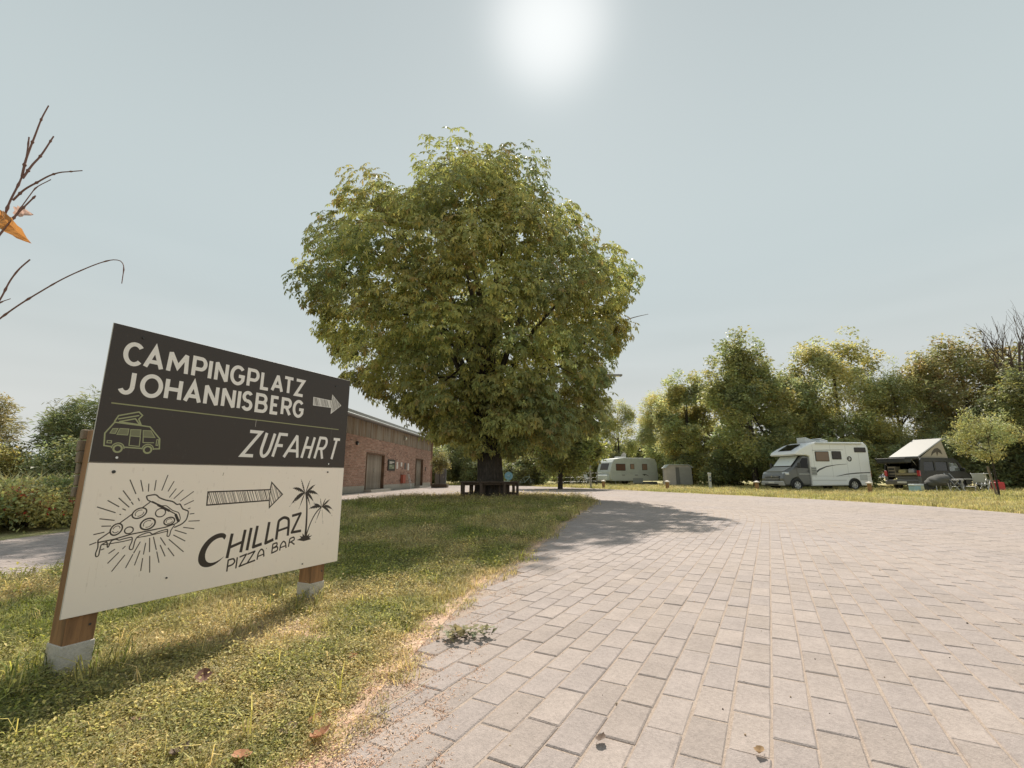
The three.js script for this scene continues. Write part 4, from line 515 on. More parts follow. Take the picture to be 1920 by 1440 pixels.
// ---------------------------------------------------------------- brick building
{
  const t = thing('brick_building', 'long low red brick building with weathered board cladding under a flat grey roof edge', 'building', [-8.008, 0, -17.748], 1.5005), Lb = 20.2, r = rng(501);
  const mortar = mat([0.52, 0.44, 0.375], 0.95, { map: rep(concreteTex, 1) });
  const doors = [[6.2, 8.9, 2.08], [15.4, 17.4, 2.12]], y0 = 0.38, y1 = 2.84;
  // wall with door openings (x along the front, y up), and plain other walls
  const hole = ([a, b, h]) => [[a, 0.17], [b, 0.17], [b, h], [a, h]];
  const bricks = part('front_wall', plate([[0, 0], [Lb, 0], [Lb, 3.66], [0, 3.66]], 0.3, 0, -0.15, doors.map(hole)), mortar, t);
  part('side_wall', box(0.3, 3.66, 6, 0.15, 1.83, -3.301), mat([0.30, 0.135, 0.095], 0.9, { map: rep(dirtTex, 0.6) }), t); part('side_wall', box(0.3, 3.66, 6, Lb - 0.15, 1.83, -3.301), mat([0.30, 0.135, 0.095], 0.9, { map: rep(dirtTex, 0.6) }), t); part('rear_wall', box(Lb, 3.66, 0.3, Lb / 2, 1.83, -6.452), mortar, t);
  const plM = mat([0.50, 0.475, 0.42], 0.9, { map: rep(concreteTex, 1.2) }); for (const [a, b] of [[0, 6.1], [9.0, 15.3], [17.5, Lb]]) part('plinth', rbox(b - a, 0.37, 0.03, (a + b) / 2, 0.185, 0.0155, 0.006, 1), plM, t);
  part('paving_edge', rbox(Lb, 0.045, 0.55, Lb / 2, 0.03, 0.31, 0.01, 1), mat([0.16, 0.155, 0.145], 0.95, { map: rep(concreteTex, 2) }), t);
  // bricks in running bond
  const bw = 0.25, bh = 0.0769, cells = [];
  for (let j = 0; y0 + (j + 1) * bh <= y1 + 0.001; j++) for (let i = -1; i * bw < Lb; i++) { let a = i * bw + (j % 2) * bw / 2, b = a + bw; a = Math.max(0, a); b = Math.min(Lb, b); if (b - a < 0.05) continue; const y = y0 + (j + 0.5) * bh, d = doors.find(([p, q, h]) => b > p - 0.08 && a < q + 0.08 && y < h + 0.12); if (d) { if (a < d[0] - 0.08 - 0.04) b = d[0] - 0.08; else if (b > d[1] + 0.12) a = d[1] + 0.08; else continue; } cells.push([a, b, y]); }
  const bc = (q) => { const k = 0.82 + 0.4 * q(), h = q(); return mix3([0.43, 0.25, 0.19], h < 0.14 ? [0.23, 0.145, 0.12] : [0.54, 0.37, 0.295], q() * 0.85).map((c) => c * k); };
  const near = cells.filter((c) => c[0] >= 4.05 && c[1] - c[0] > 0.24).sort((a, b) => a[0] - b[0]).slice(0, 300), ns = new Set(near), bm = { map: rep(dirtTex, 2), bumpMap: rep(grainTex, 4), bumpScale: 0.003 }, bMats = Array.from({ length: 12 }, () => mat(bc(r), 0.9, bm)), bShape = [0, 1, 2].map((i) => muv(new THREE.BoxGeometry(bw - 0.014, bh - 0.016, 0.02), 1, i * 0.3, i * 0.7));
  for (const [a, b, y] of near) { const m = part('brick', bShape[Math.floor(r() * 3)], bMats[Math.floor(r() * 12)], bricks); m.position.set((a + b) / 2, y, 0.001 + r() * 0.003); }
  const geos = []; for (const c of cells) if (!ns.has(c)) { const [a, b, y] = c, g = muv(new THREE.BoxGeometry(b - a - 0.014, bh - 0.016, 0.02), 1, r() * 3, r() * 3).translate((a + b) / 2, y, 0.001 + r() * 0.003), n = g.attributes.position.count, k = new Float32Array(n * 3), col = bc(r); for (let i = 0; i < n; i++) k.set(col, i * 3); g.setAttribute('color', new THREE.BufferAttribute(k, 3)); geos.push(g); }
  stuffOf(part('brick', mergeGeometries(geos), mat(grey(1), 0.9, { ...bm, vertexColors: true }), bricks));
  for (const [a, b, h] of doors) { const n = Math.round((b - a + 0.16) / 0.077); for (let i = 0; i < n; i++) part('lintel_brick', box(0.066, 0.11, 0.022, a - 0.08 + (i + 0.5) * (b - a + 0.16) / n, h + 0.065, 0.0015), bMats[i % 12], bricks); }
  // board cladding above, each board its own
  const wMats = Array.from({ length: 7 }, (_, i) => mat(mix3([0.36, 0.28, 0.21], i < 2 ? [0.32, 0.17, 0.10] : [0.45, 0.41, 0.35], i / 6), 0.92, { map: rep(woodTex, 1.3, 0.8), bumpMap: rep(woodTex, 1.3, 0.8), bumpScale: 0.004 })), clad = part('cladding', box(Lb - 0.02, 0.8, 0.012, Lb / 2, 3.245, 0.0075), wMats[0], t);
  const bd = [0, 1, 2, 3].map((i) => muv(new THREE.BoxGeometry(0.115, 0.8, 0.022), 1, i * 0.43, i * 0.2)); for (let i = 0; i < Math.floor(Lb / 0.15); i++) { const m = part('board', bd[Math.floor(r() * 4)], wMats[Math.floor(r() * 7)], clad); m.position.set(0.08 + i * 0.15, 3.245 - 0.012 * r(), 0.0285 + 0.006 * r()); }
  // roof edge
  const roof = part('roof', rbox(Lb + 0.5, 0.14, 7.2, Lb / 2, 3.745, -3.2, 0.02, 1), mat([0.25, 0.25, 0.245], 0.7), t); part('fascia', rbox(Lb + 0.52, 0.23, 0.03, Lb / 2, 3.76, 0.42, 0.006, 1), mat([0.36, 0.37, 0.37], 0.5, { metalness: 0.3 }), roof); part('gutter', bar([-0.2, 3.66, 0.47], [Lb + 0.2, 3.66, 0.47], 0.05, 0.05, 10), mat([0.33, 0.34, 0.34], 0.45, { metalness: 0.5 }), roof); part('downpipe', bar([Lb - 0.35, 0.1, 0.09], [Lb - 0.35, 3.64, 0.09], 0.045, 0.045, 10), mat([0.30, 0.16, 0.12], 0.6), roof);
  // doors
  const doorM = [0, 1, 2].map((i) => mat([[0.39, 0.345, 0.29], [0.34, 0.295, 0.245], [0.43, 0.39, 0.335]][i], 0.9, { map: rep(woodTex, 1.2, 0.8), bumpMap: rep(woodTex, 1.2, 0.8), bumpScale: 0.004 }));
  doors.forEach(([a, b, h], k) => {
    const d = part('door', mg([box(b - a, h - 0.18, 0.02, (a + b) / 2, (h + 0.17) / 2, -0.2)]), mat([0.2, 0.16, 0.125], 0.9), t), fr = mat([0.21, 0.13, 0.085], 0.85, { map: rep(woodTex, 1.5) });
    for (const x of [a + 0.035, b - 0.035]) part('frame', rbox(0.07, h - 0.17, 0.2, x, (h + 0.17) / 2, -0.06, 0.005, 1), fr, d); part('frame', rbox(b - a - 0.14, 0.07, 0.2, (a + b) / 2, h - 0.035, -0.06, 0.005, 1), fr, d);
    const n = Math.round((b - a - 0.14) / 0.165), open = k ? 0.52 : 1; for (let i = 0; i < n; i++) { if (k && i < n * 0.36) continue; part('board', box(0.158, h - 0.26, 0.026, a + 0.07 + (i + 0.5) * (b - a - 0.14) / n, (h + 0.17) / 2 - 0.03, -0.13 - 0.004 * (i % 2)), doorM[Math.floor(r() * 3)], d); }
    part('handle', bar([(a + b) / 2 + 0.08, 1.05, -0.1], [(a + b) / 2 + 0.08, 1.3, -0.1], 0.014), M.chrome, d); part('step', rbox(b - a + 0.3, 0.15, 0.4, (a + b) / 2, 0.09, 0.23, 0.012, 1), M.concrete, d);
  });
  // notices beside the doors
  const cv = document.createElement('canvas'); cv.width = 256; cv.height = 192; { const x = cv.getContext('2d'); x.fillStyle = '#2a2a26'; x.fillRect(0, 0, 256, 192); x.fillStyle = '#dcd9d2'; x.fillRect(30, 22, 190, 22); x.fillRect(30, 52, 110, 14); x.fillStyle = '#77806b'; x.fillRect(28, 84, 200, 88); x.fillStyle = '#a3a892'; x.fillRect(44, 96, 90, 30); x.fillRect(150, 130, 60, 26); } const ct = new THREE.CanvasTexture(cv); ct.colorSpace = THREE.SRGBColorSpace;
  const bo = part('notice_board', rbox(1.26, 0.66, 0.045, 10.1, 1.5, 0.04, 0.008, 1), M.darkTrim, t); part('print', new THREE.PlaneGeometry(1.16, 0.56).translate(10.1, 1.5, 0.0655), new THREE.MeshStandardMaterial({ map: ct, roughness: 0.4 }), bo);
  for (const [x, y, w, h, c] of [[11.25, 1.52, 0.3, 0.42, 0.7], [12.1, 1.6, 0.3, 0.26, 0.7], [12.95, 1.5, 0.36, 0.42, 0.12], [13.6, 1.48, 0.34, 0.46, 0.68]]) part('notice', rbox(w, h, 0.012, x, y, 0.024, 0.003, 1), mat([c, c * 0.97, c * 0.92], 0.6), t);
  const eb = part('electric_box', rbox(0.3, 0.26, 0.12, 12.35, 3.28, 0.105, 0.01, 1), mat([0.32, 0.29, 0.24], 0.7), t); part('lamp_glass', rbox(0.14, 0.16, 0.06, 12.35, 3.28, 0.185, 0.02, 2), M.lens, eb); const wl = part('wall_lamp', rbox(0.12, 0.18, 0.1, 4.75, 2.45, 0.075, 0.02, 2), M.darkTrim, t); part('lamp_glass', rbox(0.09, 0.09, 0.04, 4.75, 2.4, 0.14, 0.01, 1), M.lens, wl);
  part('fire_box', rbox(0.55, 0.55, 0.18, 12.3, 0.68, 0.11, 0.02, 2), mat([0.36, 0.10, 0.065], 0.6), t); part('door_sign', rbox(0.22, 0.3, 0.012, 18.2, 1.4, 0.024, 0.003, 1), M.darkTrim, t);
  const st = thing('folding_ladder', 'pale small step ladder leaning folded against the brick wall', 'ladder', [-7.0, 0.03, -31.0], 1.5005); for (const s of [-0.16, 0.16]) part('rail', bar([s, 0, 0.32], [s * 0.8, 0.95, 0.08], 0.022), M.alu, st); for (let i = 1; i < 4; i++) part('rung', bar([-0.15, i * 0.24, 0.32 - i * 0.06], [0.15, i * 0.24, 0.32 - i * 0.06], 0.016), M.alu, st);
}
{ // planter with a small tree at the end of the building
  const p = thing('planter_box', 'low brown wooden planter box at the end of the brick building', 'planter', [-5.35, 0.03, -34.6]); const side = (w, d, x, z) => part('board', rbox(w, 0.26, d, x, 0.13, z, 0.01, 1), M.bench, p); side(1.15, 0.05, 0, 0.45); side(1.15, 0.05, 0, -0.45); side(0.05, 0.85, -0.55, 0); side(0.05, 0.85, 0.55, 0); part('soil', box(1.05, 0.02, 0.85, 0, 0.2, 0), mat([0.08, 0.06, 0.045], 0.95), p);
  const q = tree('potted_tree', 'thin yellow green sapling growing in the planter box', 'plant', { x: -5.35, z: -34.6, h: 2.3, r: 0.55, base: 0.9, n: 130, kind: 'small', leaf: 0.9, tone: [0.3, 0.28, 0.1], seed: 81, trunk: 0.03, limbs: 4 }); q.position.y = 0.2;
  const c = thing('grey_cabinet', 'dark grey cabinet against the end of the brick building', 'cabinet', [-6.05, 0, -39.4]); part('body', rbox(0.9, 1.45, 0.6, 0, 0.76, 0, 0.02, 1), mat(grey(0.07), 0.6), c); part('door', rbox(0.8, 1.3, 0.02, 0, 0.78, 0.312, 0.01, 1), mat(grey(0.09), 0.6), c); part('handle', box(0.03, 0.14, 0.03, 0.3, 0.8, 0.335), M.chrome, c);
}
// ---------------------------------------------------------------- bollards, lamp, fence, posts
{
  const G = 'wooden bollards along the drive', spots = [[6.6, -33.6, 'wooden bollard with pale cap standing before the caravan'], [10.0, -30.0, 'wooden bollard with pale cap standing before the storage tent'], [14.5, -27.6, 'wooden bollard with pale cap by the nose of the motorhome'], [18.25, -23.8, 'wooden bollard with pale cap between the motorhome and the camper van']];
  const b = thing('wooden_bollard', spots[0][2], 'bollard', [spots[0][0], 0, spots[0][1]], 0.2, G);
  part('post', rbox(0.17, 0.5, 0.17, 0, 0.22, 0, 0.015, 2), mat([0.34, 0.20, 0.10], 0.85, { map: rep(woodTex, 1.5) }), b); const cap = part('cap', mg([rbox(0.27, 0.07, 0.27, 0, 0.505, 0, 0.02, 2)]), mat([0.60, 0.55, 0.50], 0.7), b); part('ridge', new THREE.ConeGeometry(0.15, 0.06, 4, 1).rotateY(Math.PI / 4).translate(0, 0.569, 0), mat([0.60, 0.55, 0.50], 0.7), cap);
  for (const [x, z, l] of spots.slice(1)) copyOf(b, [x, 0, z], 0.2 + x * 0.03, l);
  const s = thing('street_lamp', 'grey street lamp with a long flat head reaching out behind the chestnut', 'lamp', [5.75, 0, -34], 0.05); part('pole', bar([0, -0.1, 0], [0, 8.1, 0], 0.075, 0.05, 12), mat(grey(0.3), 0.5, { metalness: 0.5 }), s); part('arm', limb([[0, 8.0, 0], [0.25, 8.25, 0], [0.9, 8.36, 0]], 0.035, 0.03, 8, 8), mat(grey(0.3), 0.5, { metalness: 0.5 }), s); const hd = part('head', rbox(1.9, 0.16, 0.36, 1.75, 8.45, 0, 0.05, 3).rotateZ(0.0), mat(grey(0.22), 0.5), s); part('lamp_glass', rbox(1.2, 0.03, 0.26, 1.9, 8.365, 0, 0.012, 1), M.lens, hd);
  const h = thing('hookup_post', 'pale electric hook-up post with sockets in front of the dark shrubs', 'post', [13.4, 0, -31.5]); part('post', rbox(0.16, 1.0, 0.14, 0, 0.48, 0, 0.02, 2), mat([0.45, 0.46, 0.45], 0.6), h); part('hood', rbox(0.2, 0.12, 0.18, 0, 1.02, 0, 0.03, 2), mat([0.5, 0.5, 0.48], 0.6), h); for (const y of [0.55, 0.75]) part('socket', rbox(0.1, 0.1, 0.03, 0, y, 0.08, 0.01, 1), mat([0.1, 0.13, 0.2], 0.5), h);
  const f = thing('wire_fence', 'low wire fence on thin posts beside the caravan', 'fence', [4.2, 0, -43.2]); for (let i = 0; i < 5; i++) part('post', bar([i * 1.25, -0.1, 0], [i * 1.25, 1.3, 0], 0.035), mat([0.26, 0.23, 0.2], 0.8), f); for (const y of [0.35, 0.75, 1.15]) part('wire', bar([0, y, 0.04], [5, y, 0.04], 0.006, 0.006, 5), M.alu, f);
  const mp = thing('marker_post', 'single tall grey post on the grass beside the wire fence', 'post', [3.9, 0, -38]); part('post', bar([0, -0.1, 0], [0, 1.95, 0], 0.045), mat(grey(0.3), 0.7), mp); part('cap', new THREE.SphereGeometry(0.055, 12, 8).translate(0, 1.96, 0), mat(grey(0.5), 0.6), mp);
}

// ---------------------------------------------------------------- vehicles (local x forward, y up, z to the driver's other side)
function wheel(parent, x, z, rad, w, spokes = 6) {
  const s = Math.sign(z), t = part('wheel', new THREE.TorusGeometry(rad - w * 0.32, w * 0.42, 10, 28).scale(1, 1, 1.15).translate(x, rad, z), M.rubber, parent);
  part('rim', new THREE.CylinderGeometry(rad * 0.64, rad * 0.64, w * 0.5, 24).rotateX(Math.PI / 2).translate(x, rad, z), mat(grey(0.12), 0.5), t);
  const g = [new THREE.CylinderGeometry(rad * 0.16, rad * 0.16, 0.03, 12).rotateX(Math.PI / 2).translate(x, rad, z + s * w * 0.28), new THREE.TorusGeometry(rad * 0.6, rad * 0.06, 6, 24).translate(x, rad, z + s * w * 0.26)];
  for (let i = 0; i < spokes; i++) g.push(box(rad * 0.17, rad * 0.52, 0.025, 0, rad * 0.34, 0).rotateZ(i / spokes * 6.283).translate(x, rad, z + s * w * 0.27));
  part('hubcap', mg(g), M.alu, t);
  return t;
}
const arch = (x, r, z, s) => { const g = new THREE.RingGeometry(r * 0.99, r * 1.14, 20, 1, 0, Math.PI).translate(x, 0, 0); return g.translate(0, 0.33, z * s); };
const rimPlate = (pts, d, z, b) => plate(pts, d, b, z);
const quadRound = (x0, x1, y0, y1, r = 0.05) => { const p = []; for (const [cx, cy, a] of [[x1 - r, y1 - r, 0], [x0 + r, y1 - r, 1], [x0 + r, y0 + r, 2], [x1 - r, y0 + r, 3]]) for (let i = 0; i <= 4; i++) { const q = (a + i / 4) * Math.PI / 2; p.push([cx + r * Math.cos(q), cy + r * Math.sin(q)]); } return p; };
function sideWindow(parent, name, x0, x1, y0, y1, z, m = M.tinted, frame = M.darkTrim) { const s = Math.sign(z), f = part(name, plate(quadRound(x0, x1, y0, y1), 0.05, 0.012, z), frame, parent); part('pane', plate(quadRound(x0 + 0.035, x1 - 0.035, y0 + 0.035, y1 - 0.035, 0.035), 0.02, 0.006, z + s * 0.022), m, f); return f; }
function plateNo(parent, x, y, turn, w = 0.5) { const g = rbox(w, 0.11, 0.012, 0, 0, 0, 0.004, 1).rotateY(turn).translate(x, y, 0); return part('number_plate', g, mat([0.7, 0.69, 0.66], 0.5), parent); }
{
  const t = thing('motorhome', 'white motorhome with grey cab and dark swoosh stripes parked on the grass', 'motorhome', [19.05, 0, -29.2], Math.PI + 0.14);
  const well = (x, r) => { const p = []; for (let i = 0; i <= 10; i++) { const a = i / 10 * Math.PI; p.push([x + r * Math.cos(Math.PI - a), 0.3 + r * Math.sin(a)]); } return p; };
  const body = part('body', plate([[-2.92, 0.28], ...well(-1.7, 0.42), [1.16, 0.28], [1.16, 2.02], [1.34, 2.1], [2.04, 2.1], [2.13, 2.17], [2.0, 2.34], [1.6, 2.56], [1.1, 2.78], [0.55, 2.92], [-2.7, 2.92], [-2.86, 2.78], [-2.95, 2.55]], 2.22, 0.07), M.white, t);
  const cab = part('cab', plate([[1.1, 0.3], ...well(2.08, 0.44), [2.86, 0.3], [2.95, 0.42], [2.97, 0.72], [2.9, 0.98], [2.74, 1.14], [2.22, 1.38], [1.56, 2.09], [1.1, 2.09]], 1.98, 0.09), M.cabGrey, t);
  // windscreen lies on the sloping front of the cab
  { const a = Math.atan2(0.71, 0.66), g = rbox(0.88, 0.03, 1.62, 0, 0, 0, 0.012, 2).rotateZ(-a).translate(1.9 + 0.02, 1.735 + 0.02, 0); part('windscreen', g, M.glass, cab); const w = part('sunshade', rbox(0.8, 0.012, 1.5, 0, 0, 0, 0.004, 1).rotateZ(-a).translate(1.933, 1.771, 0), mat([0.68, 0.73, 0.74], 0.35), cab); part('wiper', bar([2.22, 1.42, 0.3], [1.95, 1.75, -0.35], 0.012), M.black, cab); }
  part('bonnet', rbox(0.62, 0.03, 1.5, 0, 0, 0, 0.012, 2).rotateZ(-0.43).translate(2.47, 1.285, 0), mat([0.42, 0.425, 0.43], 0.4, { metalness: 0.2 }), cab);
  const gr = part('grille', rbox(0.05, 0.3, 1.3, 2.955, 0.72, 0, 0.02, 2), M.black, cab); for (let i = 0; i < 3; i++) part('grille_bar', rbox(0.03, 0.025, 1.24, 2.985, 0.63 + i * 0.09, 0, 0.008, 1), M.alu, gr); part('badge', new THREE.CylinderGeometry(0.06, 0.06, 0.02, 20).rotateZ(Math.PI / 2).translate(2.995, 0.83, 0), M.chrome, gr);
  const bp = part('bumper', rbox(0.2, 0.28, 1.92, 2.93, 0.43, 0, 0.06, 3), mat([0.40, 0.405, 0.41], 0.5), cab); part('air_intake', rbox(0.02, 0.1, 1.2, 3.03, 0.36, 0, 0.01, 1), M.black, bp); plateNo(bp, 3.045, 0.47, Math.PI / 2, 0.52);
  for (const s of [-1, 1]) {
    const hl = part('headlight', rbox(0.3, 0.2, 0.34, 2.68, 1.0, s * 0.83, 0.06, 3).rotateZ(0), M.lens, cab); part('reflector', new THREE.SphereGeometry(0.07, 12, 10).translate(2.82, 0.99, s * 0.84), M.chrome, hl); part('fog_light', rbox(0.06, 0.12, 0.26, 2.99, 0.5, s * 0.78, 0.03, 2), M.darkTrim, bp);
    const z = s * 1.0, d = part('door', plate([[1.18, 0.42], [1.7, 0.42], [2.0, 0.85], [2.06, 1.38], [1.62, 2.0], [1.18, 2.0]], 0.03, 0.008, s * 0.99), M.cabGrey, cab); part('window', plate([[1.26, 1.32], [2.0, 1.36], [1.6, 1.94], [1.26, 1.94]], 0.02, 0.005, s * 1.008), M.glass, d); part('handle', rbox(0.16, 0.035, 0.03, 1.3, 1.16, s * 1.015, 0.01, 1), M.darkTrim, d); part('side_moulding', rbox(0.72, 0.06, 0.02, 1.55, 0.98, s * 1.012, 0.008, 1), mat([0.42, 0.42, 0.41], 0.5), d);
    part('mirror', mg([rbox(0.1, 0.32, 0.2, 2.02, 1.5, s * 1.2, 0.04, 2), box(0.06, 0.06, 0.16, 2.0, 1.42, s * 1.06)]), M.darkTrim, cab);
    const Z = s * 1.115; sideWindow(body, 'window', -0.15, 0.78, 1.74, 2.34, Z, mat([0.20, 0.13, 0.085], 0.12)); sideWindow(body, 'window', -1.0, -0.36, 1.86, 2.36, Z); sideWindow(body, 'window', -2.75, -1.95, 2.3, 2.6, Z);
    const band = (top, bot) => plate([...top, ...bot.reverse()], 0.006, 0, Z);
    part('stripe', band([[1.0, 1.06], [0.6, 1.3], [0.1, 1.46], [-0.6, 1.55], [-1.3, 1.59]], [[1.0, 0.9], [0.6, 1.2], [0.1, 1.4], [-0.6, 1.52], [-1.3, 1.575]]), mat(grey(0.05), 0.5), body);
    part('stripe', band([[-0.5, 0.86], [-1.2, 1.0], [-1.9, 1.07], [-2.85, 1.1]], [[-0.5, 0.84], [-1.2, 0.95], [-1.9, 1.01], [-2.85, 1.05]]), mat(grey(0.04), 0.5), body);
    part('stripe', band([[0.95, 2.41], [-0.2, 2.44], [-1.2, 2.45]], [[0.95, 2.39], [-0.2, 2.41], [-1.2, 2.44]]), mat(grey(0.16), 0.5), body);
    for (const x of [0.9, -0.3, -1.35, -2.2]) part('panel_seam', rbox(0.012, 2.0, 0.006, x, 1.75, s * 1.109, 0.002, 1), mat(grey(0.42), 0.6), body); part('lower_seam', rbox(4.0, 0.014, 0.006, -0.85, 0.86, s * 1.1085, 0.002, 1), mat(grey(0.35), 0.6), body);
    part('skirt', rbox(2.3, 0.03, 0.014, 0.0, 0.62, Z, 0.004, 1), mat([0.5, 0.5, 0.49], 0.5), body); part('service_hatch', rbox(0.5, 0.34, 0.014, -2.35, 0.78, Z, 0.01, 1), mat([0.55, 0.56, 0.55], 0.5), body);
    const ev = part('entry_vents', rbox(0.36, 0.5, 0.02, 0.98, 1.16, Z, 0.01, 1), mat([0.42, 0.43, 0.42], 0.5), body); for (let i = 0; i < 4; i++) part('slat', box(0.3, 0.025, 0.02, 0.98, 1.0 + i * 0.1, Z + s * 0.012), M.darkTrim, ev);
    const em = part('emblem', new THREE.CylinderGeometry(0.16, 0.16, 0.008, 24).rotateX(Math.PI / 2).translate(-1.54, 1.9, Z), mat(grey(0.04), 0.5), body); part('emblem_swirl', plate([[-1.64, 1.86], [-1.56, 2.0], [-1.46, 1.96], [-1.53, 1.9], [-1.44, 1.84], [-1.55, 1.79], [-1.57, 1.87]], 0.008, 0, Z + s * 0.004), mat(grey(0.6), 0.5), em);
    for (const x of [2.08, -1.7]) { wheel(t, x, s * (x > 0 ? 0.92 : 1.0), 0.335, 0.22); part('wheel_arch', plate(well(x, 0.44).concat(well(x, 0.37).reverse()), 0.05, 0, s * (x > 0 ? 0.97 : 1.09)), M.darkTrim, x > 0 ? cab : body); }
    part('tail_light', rbox(0.06, 0.36, 0.14, -2.95, 0.98, s * 0.98, 0.02, 2), M.redLens, body);
  }
  part('awning_case', rbox(3.2, 0.12, 0.12, -0.9, 2.84, -1.13, 0.04, 2), mat([0.62, 0.63, 0.63], 0.4), body); part('underbody', box(5.4, 0.18, 1.5, 0, 0.33, 0), M.black, t);
  part('skylight', rbox(0.8, 0.03, 1.1, 0, 0, 0, 0.01, 1).rotateZ(-0.5).translate(1.56, 2.61, 0), M.glass, body); part('rear_bumper', rbox(0.1, 0.3, 2.1, -2.94, 0.5, 0, 0.04, 2), M.white, body);
  for (const [x, w, tilt] of [[0.2, 0.75, 0.35], [-0.75, 0.55, 0.28]]) { const h = part('roof_hatch', rbox(w, 0.1, 0.75, x, 2.96, 0.1, 0.03, 2), mat([0.5, 0.5, 0.5], 0.5), body); part('dome', rbox(w, 0.05, 0.75, 0, 0, 0, 0.02, 2).rotateZ(tilt).translate(x + 0.02, 3.12, 0.1), mat([0.66, 0.68, 0.68], 0.25), h); part('dome_side', plate([[x - w / 2, 2.99], [x + w / 2, 2.99], [x + w / 2, 2.99 + w * tilt]], 0.7, 0, 0.1), mat([0.55, 0.57, 0.57], 0.3), h); }
}
{
  const t = thing('camper_van', 'dark grey camper van with raised pop-up roof and open tailgate', 'van', [25.72, 0, -28.72], -THREE.MathUtils.degToRad(-20));
  const prof = [[-2.4, 0.36], [-1.85, 0.36], [-1.83, 0.6], [-1.62, 0.76], [-1.32, 0.76], [-1.12, 0.6], [-1.1, 0.3], [1.12, 0.3], [1.14, 0.6], [1.34, 0.76], [1.64, 0.76], [1.85, 0.6], [1.87, 0.34], [2.38, 0.36], [2.45, 0.62], [2.38, 0.98], [1.95, 1.14], [1.5, 1.68], [1.2, 1.88], [-2.12, 1.9], [-2.26, 1.72], [-2.4, 1.2]];
  const win = [[[-2.0, 1.18], [-1.0, 1.18], [-1.0, 1.7], [-1.92, 1.7]], [[-0.86, 1.18], [0.3, 1.18], [0.3, 1.7], [-0.86, 1.7]], [[0.46, 1.16], [1.62, 1.16], [1.28, 1.66], [0.46, 1.68]]];
  for (const s of [-1, 1]) {
    const b = part('side_panel', plate(prof, 0.08, 0.02, s * 0.91, win), M.vanPaint, t); win.forEach((w, i) => part('window', plate(w.map(([x, y]) => [x, y]), 0.012, 0, s * 0.915), i === 2 ? new THREE.MeshPhysicalMaterial({ color: rgb(0.8, 0.85, 0.83), roughness: 0.05, transmission: 0.9, thickness: 0 }) : M.glass, b));
    part('door_gap', rbox(0.014, 1.2, 0.01, 0.39, 1.02, s * 0.951, 0.003, 1), M.black, b); part('sliding_rail', rbox(1.3, 0.03, 0.014, -1.3, 1.1, s * 0.951, 0.004, 1), M.darkTrim, b); part('handle', rbox(0.14, 0.04, 0.03, 0.6, 1.08, s * 0.955, 0.01, 1), M.darkTrim, b);
    part('tail_light', rbox(0.1, 0.34, 0.16, -2.4, 1.02, s * 0.87, 0.03, 2), M.redLens, t); part('corner_panel', rbox(0.09, 0.36, 0.16, -2.4, 0.66, s * 0.87, 0.03, 2), mat([0.16, 0.155, 0.14], 0.4), t); part('mirror', rbox(0.1, 0.2, 0.22, 1.55, 1.25, s * 1.06, 0.04, 2), M.vanPaint, t); part('headlight', rbox(0.2, 0.18, 0.32, 2.32, 0.85, s * 0.72, 0.05, 2), M.lens, t);
    for (const x of [-1.48, 1.49]) wheel(t, x, s * 0.83, 0.32, 0.21, 5);
  }
  part('roof', rbox(3.3, 0.06, 1.84, -0.46, 1.9, 0, 0.03, 2), M.vanPaint, t); part('floor', box(4.6, 0.06, 1.74, -0.05, 0.5, 0), mat([0.22, 0.21, 0.19], 0.9), t); const fr = part('nose', plate([[1.6, 0.36], [2.4, 0.36], [2.46, 0.62], [2.38, 0.97], [1.95, 1.13], [1.6, 1.13]], 1.74, 0.03, 0), M.vanPaint, t); part('windscreen', rbox(0.8, 0.02, 1.6, 0, 0, 0, 0.006, 1).rotateZ(-0.83).translate(1.72, 1.42, 0), M.glass, fr);
  // rear opening, tailgate and load
  part('rear_bumper', rbox(0.14, 0.24, 1.86, -2.45, 0.47, 0, 0.05, 3), mat([0.13, 0.125, 0.115], 0.45), t); part('sill', rbox(0.1, 0.05, 1.6, -2.36, 0.62, 0, 0.02, 2), M.alu, t); plateNo(t, -2.53, 0.5, Math.PI / 2, 0.5);
  const tg = part('tailgate', rbox(1.2, 0.06, 1.66, -2.72, 1.9, 0, 0.025, 2).applyMatrix4(new THREE.Matrix4().makeTranslation(-2.12, 1.9, 0).multiply(new THREE.Matrix4().makeRotationZ(0.02)).multiply(new THREE.Matrix4().makeTranslation(2.12, -1.9, 0))), M.vanPaint, t); part('rear_window', rbox(0.5, 0.03, 1.3, -2.55, 1.865, 0, 0.01, 1), M.glass, tg); part('tailgate_trim', rbox(0.62, 0.3, 1.56, -3.0, 1.76, 0, 0.08, 3), M.darkTrim, tg); for (const s of [-1, 1]) part('gas_strut', bar([-2.3, 1.45, s * 0.78], [-2.75, 1.86, s * 0.78], 0.012), M.chrome, tg);
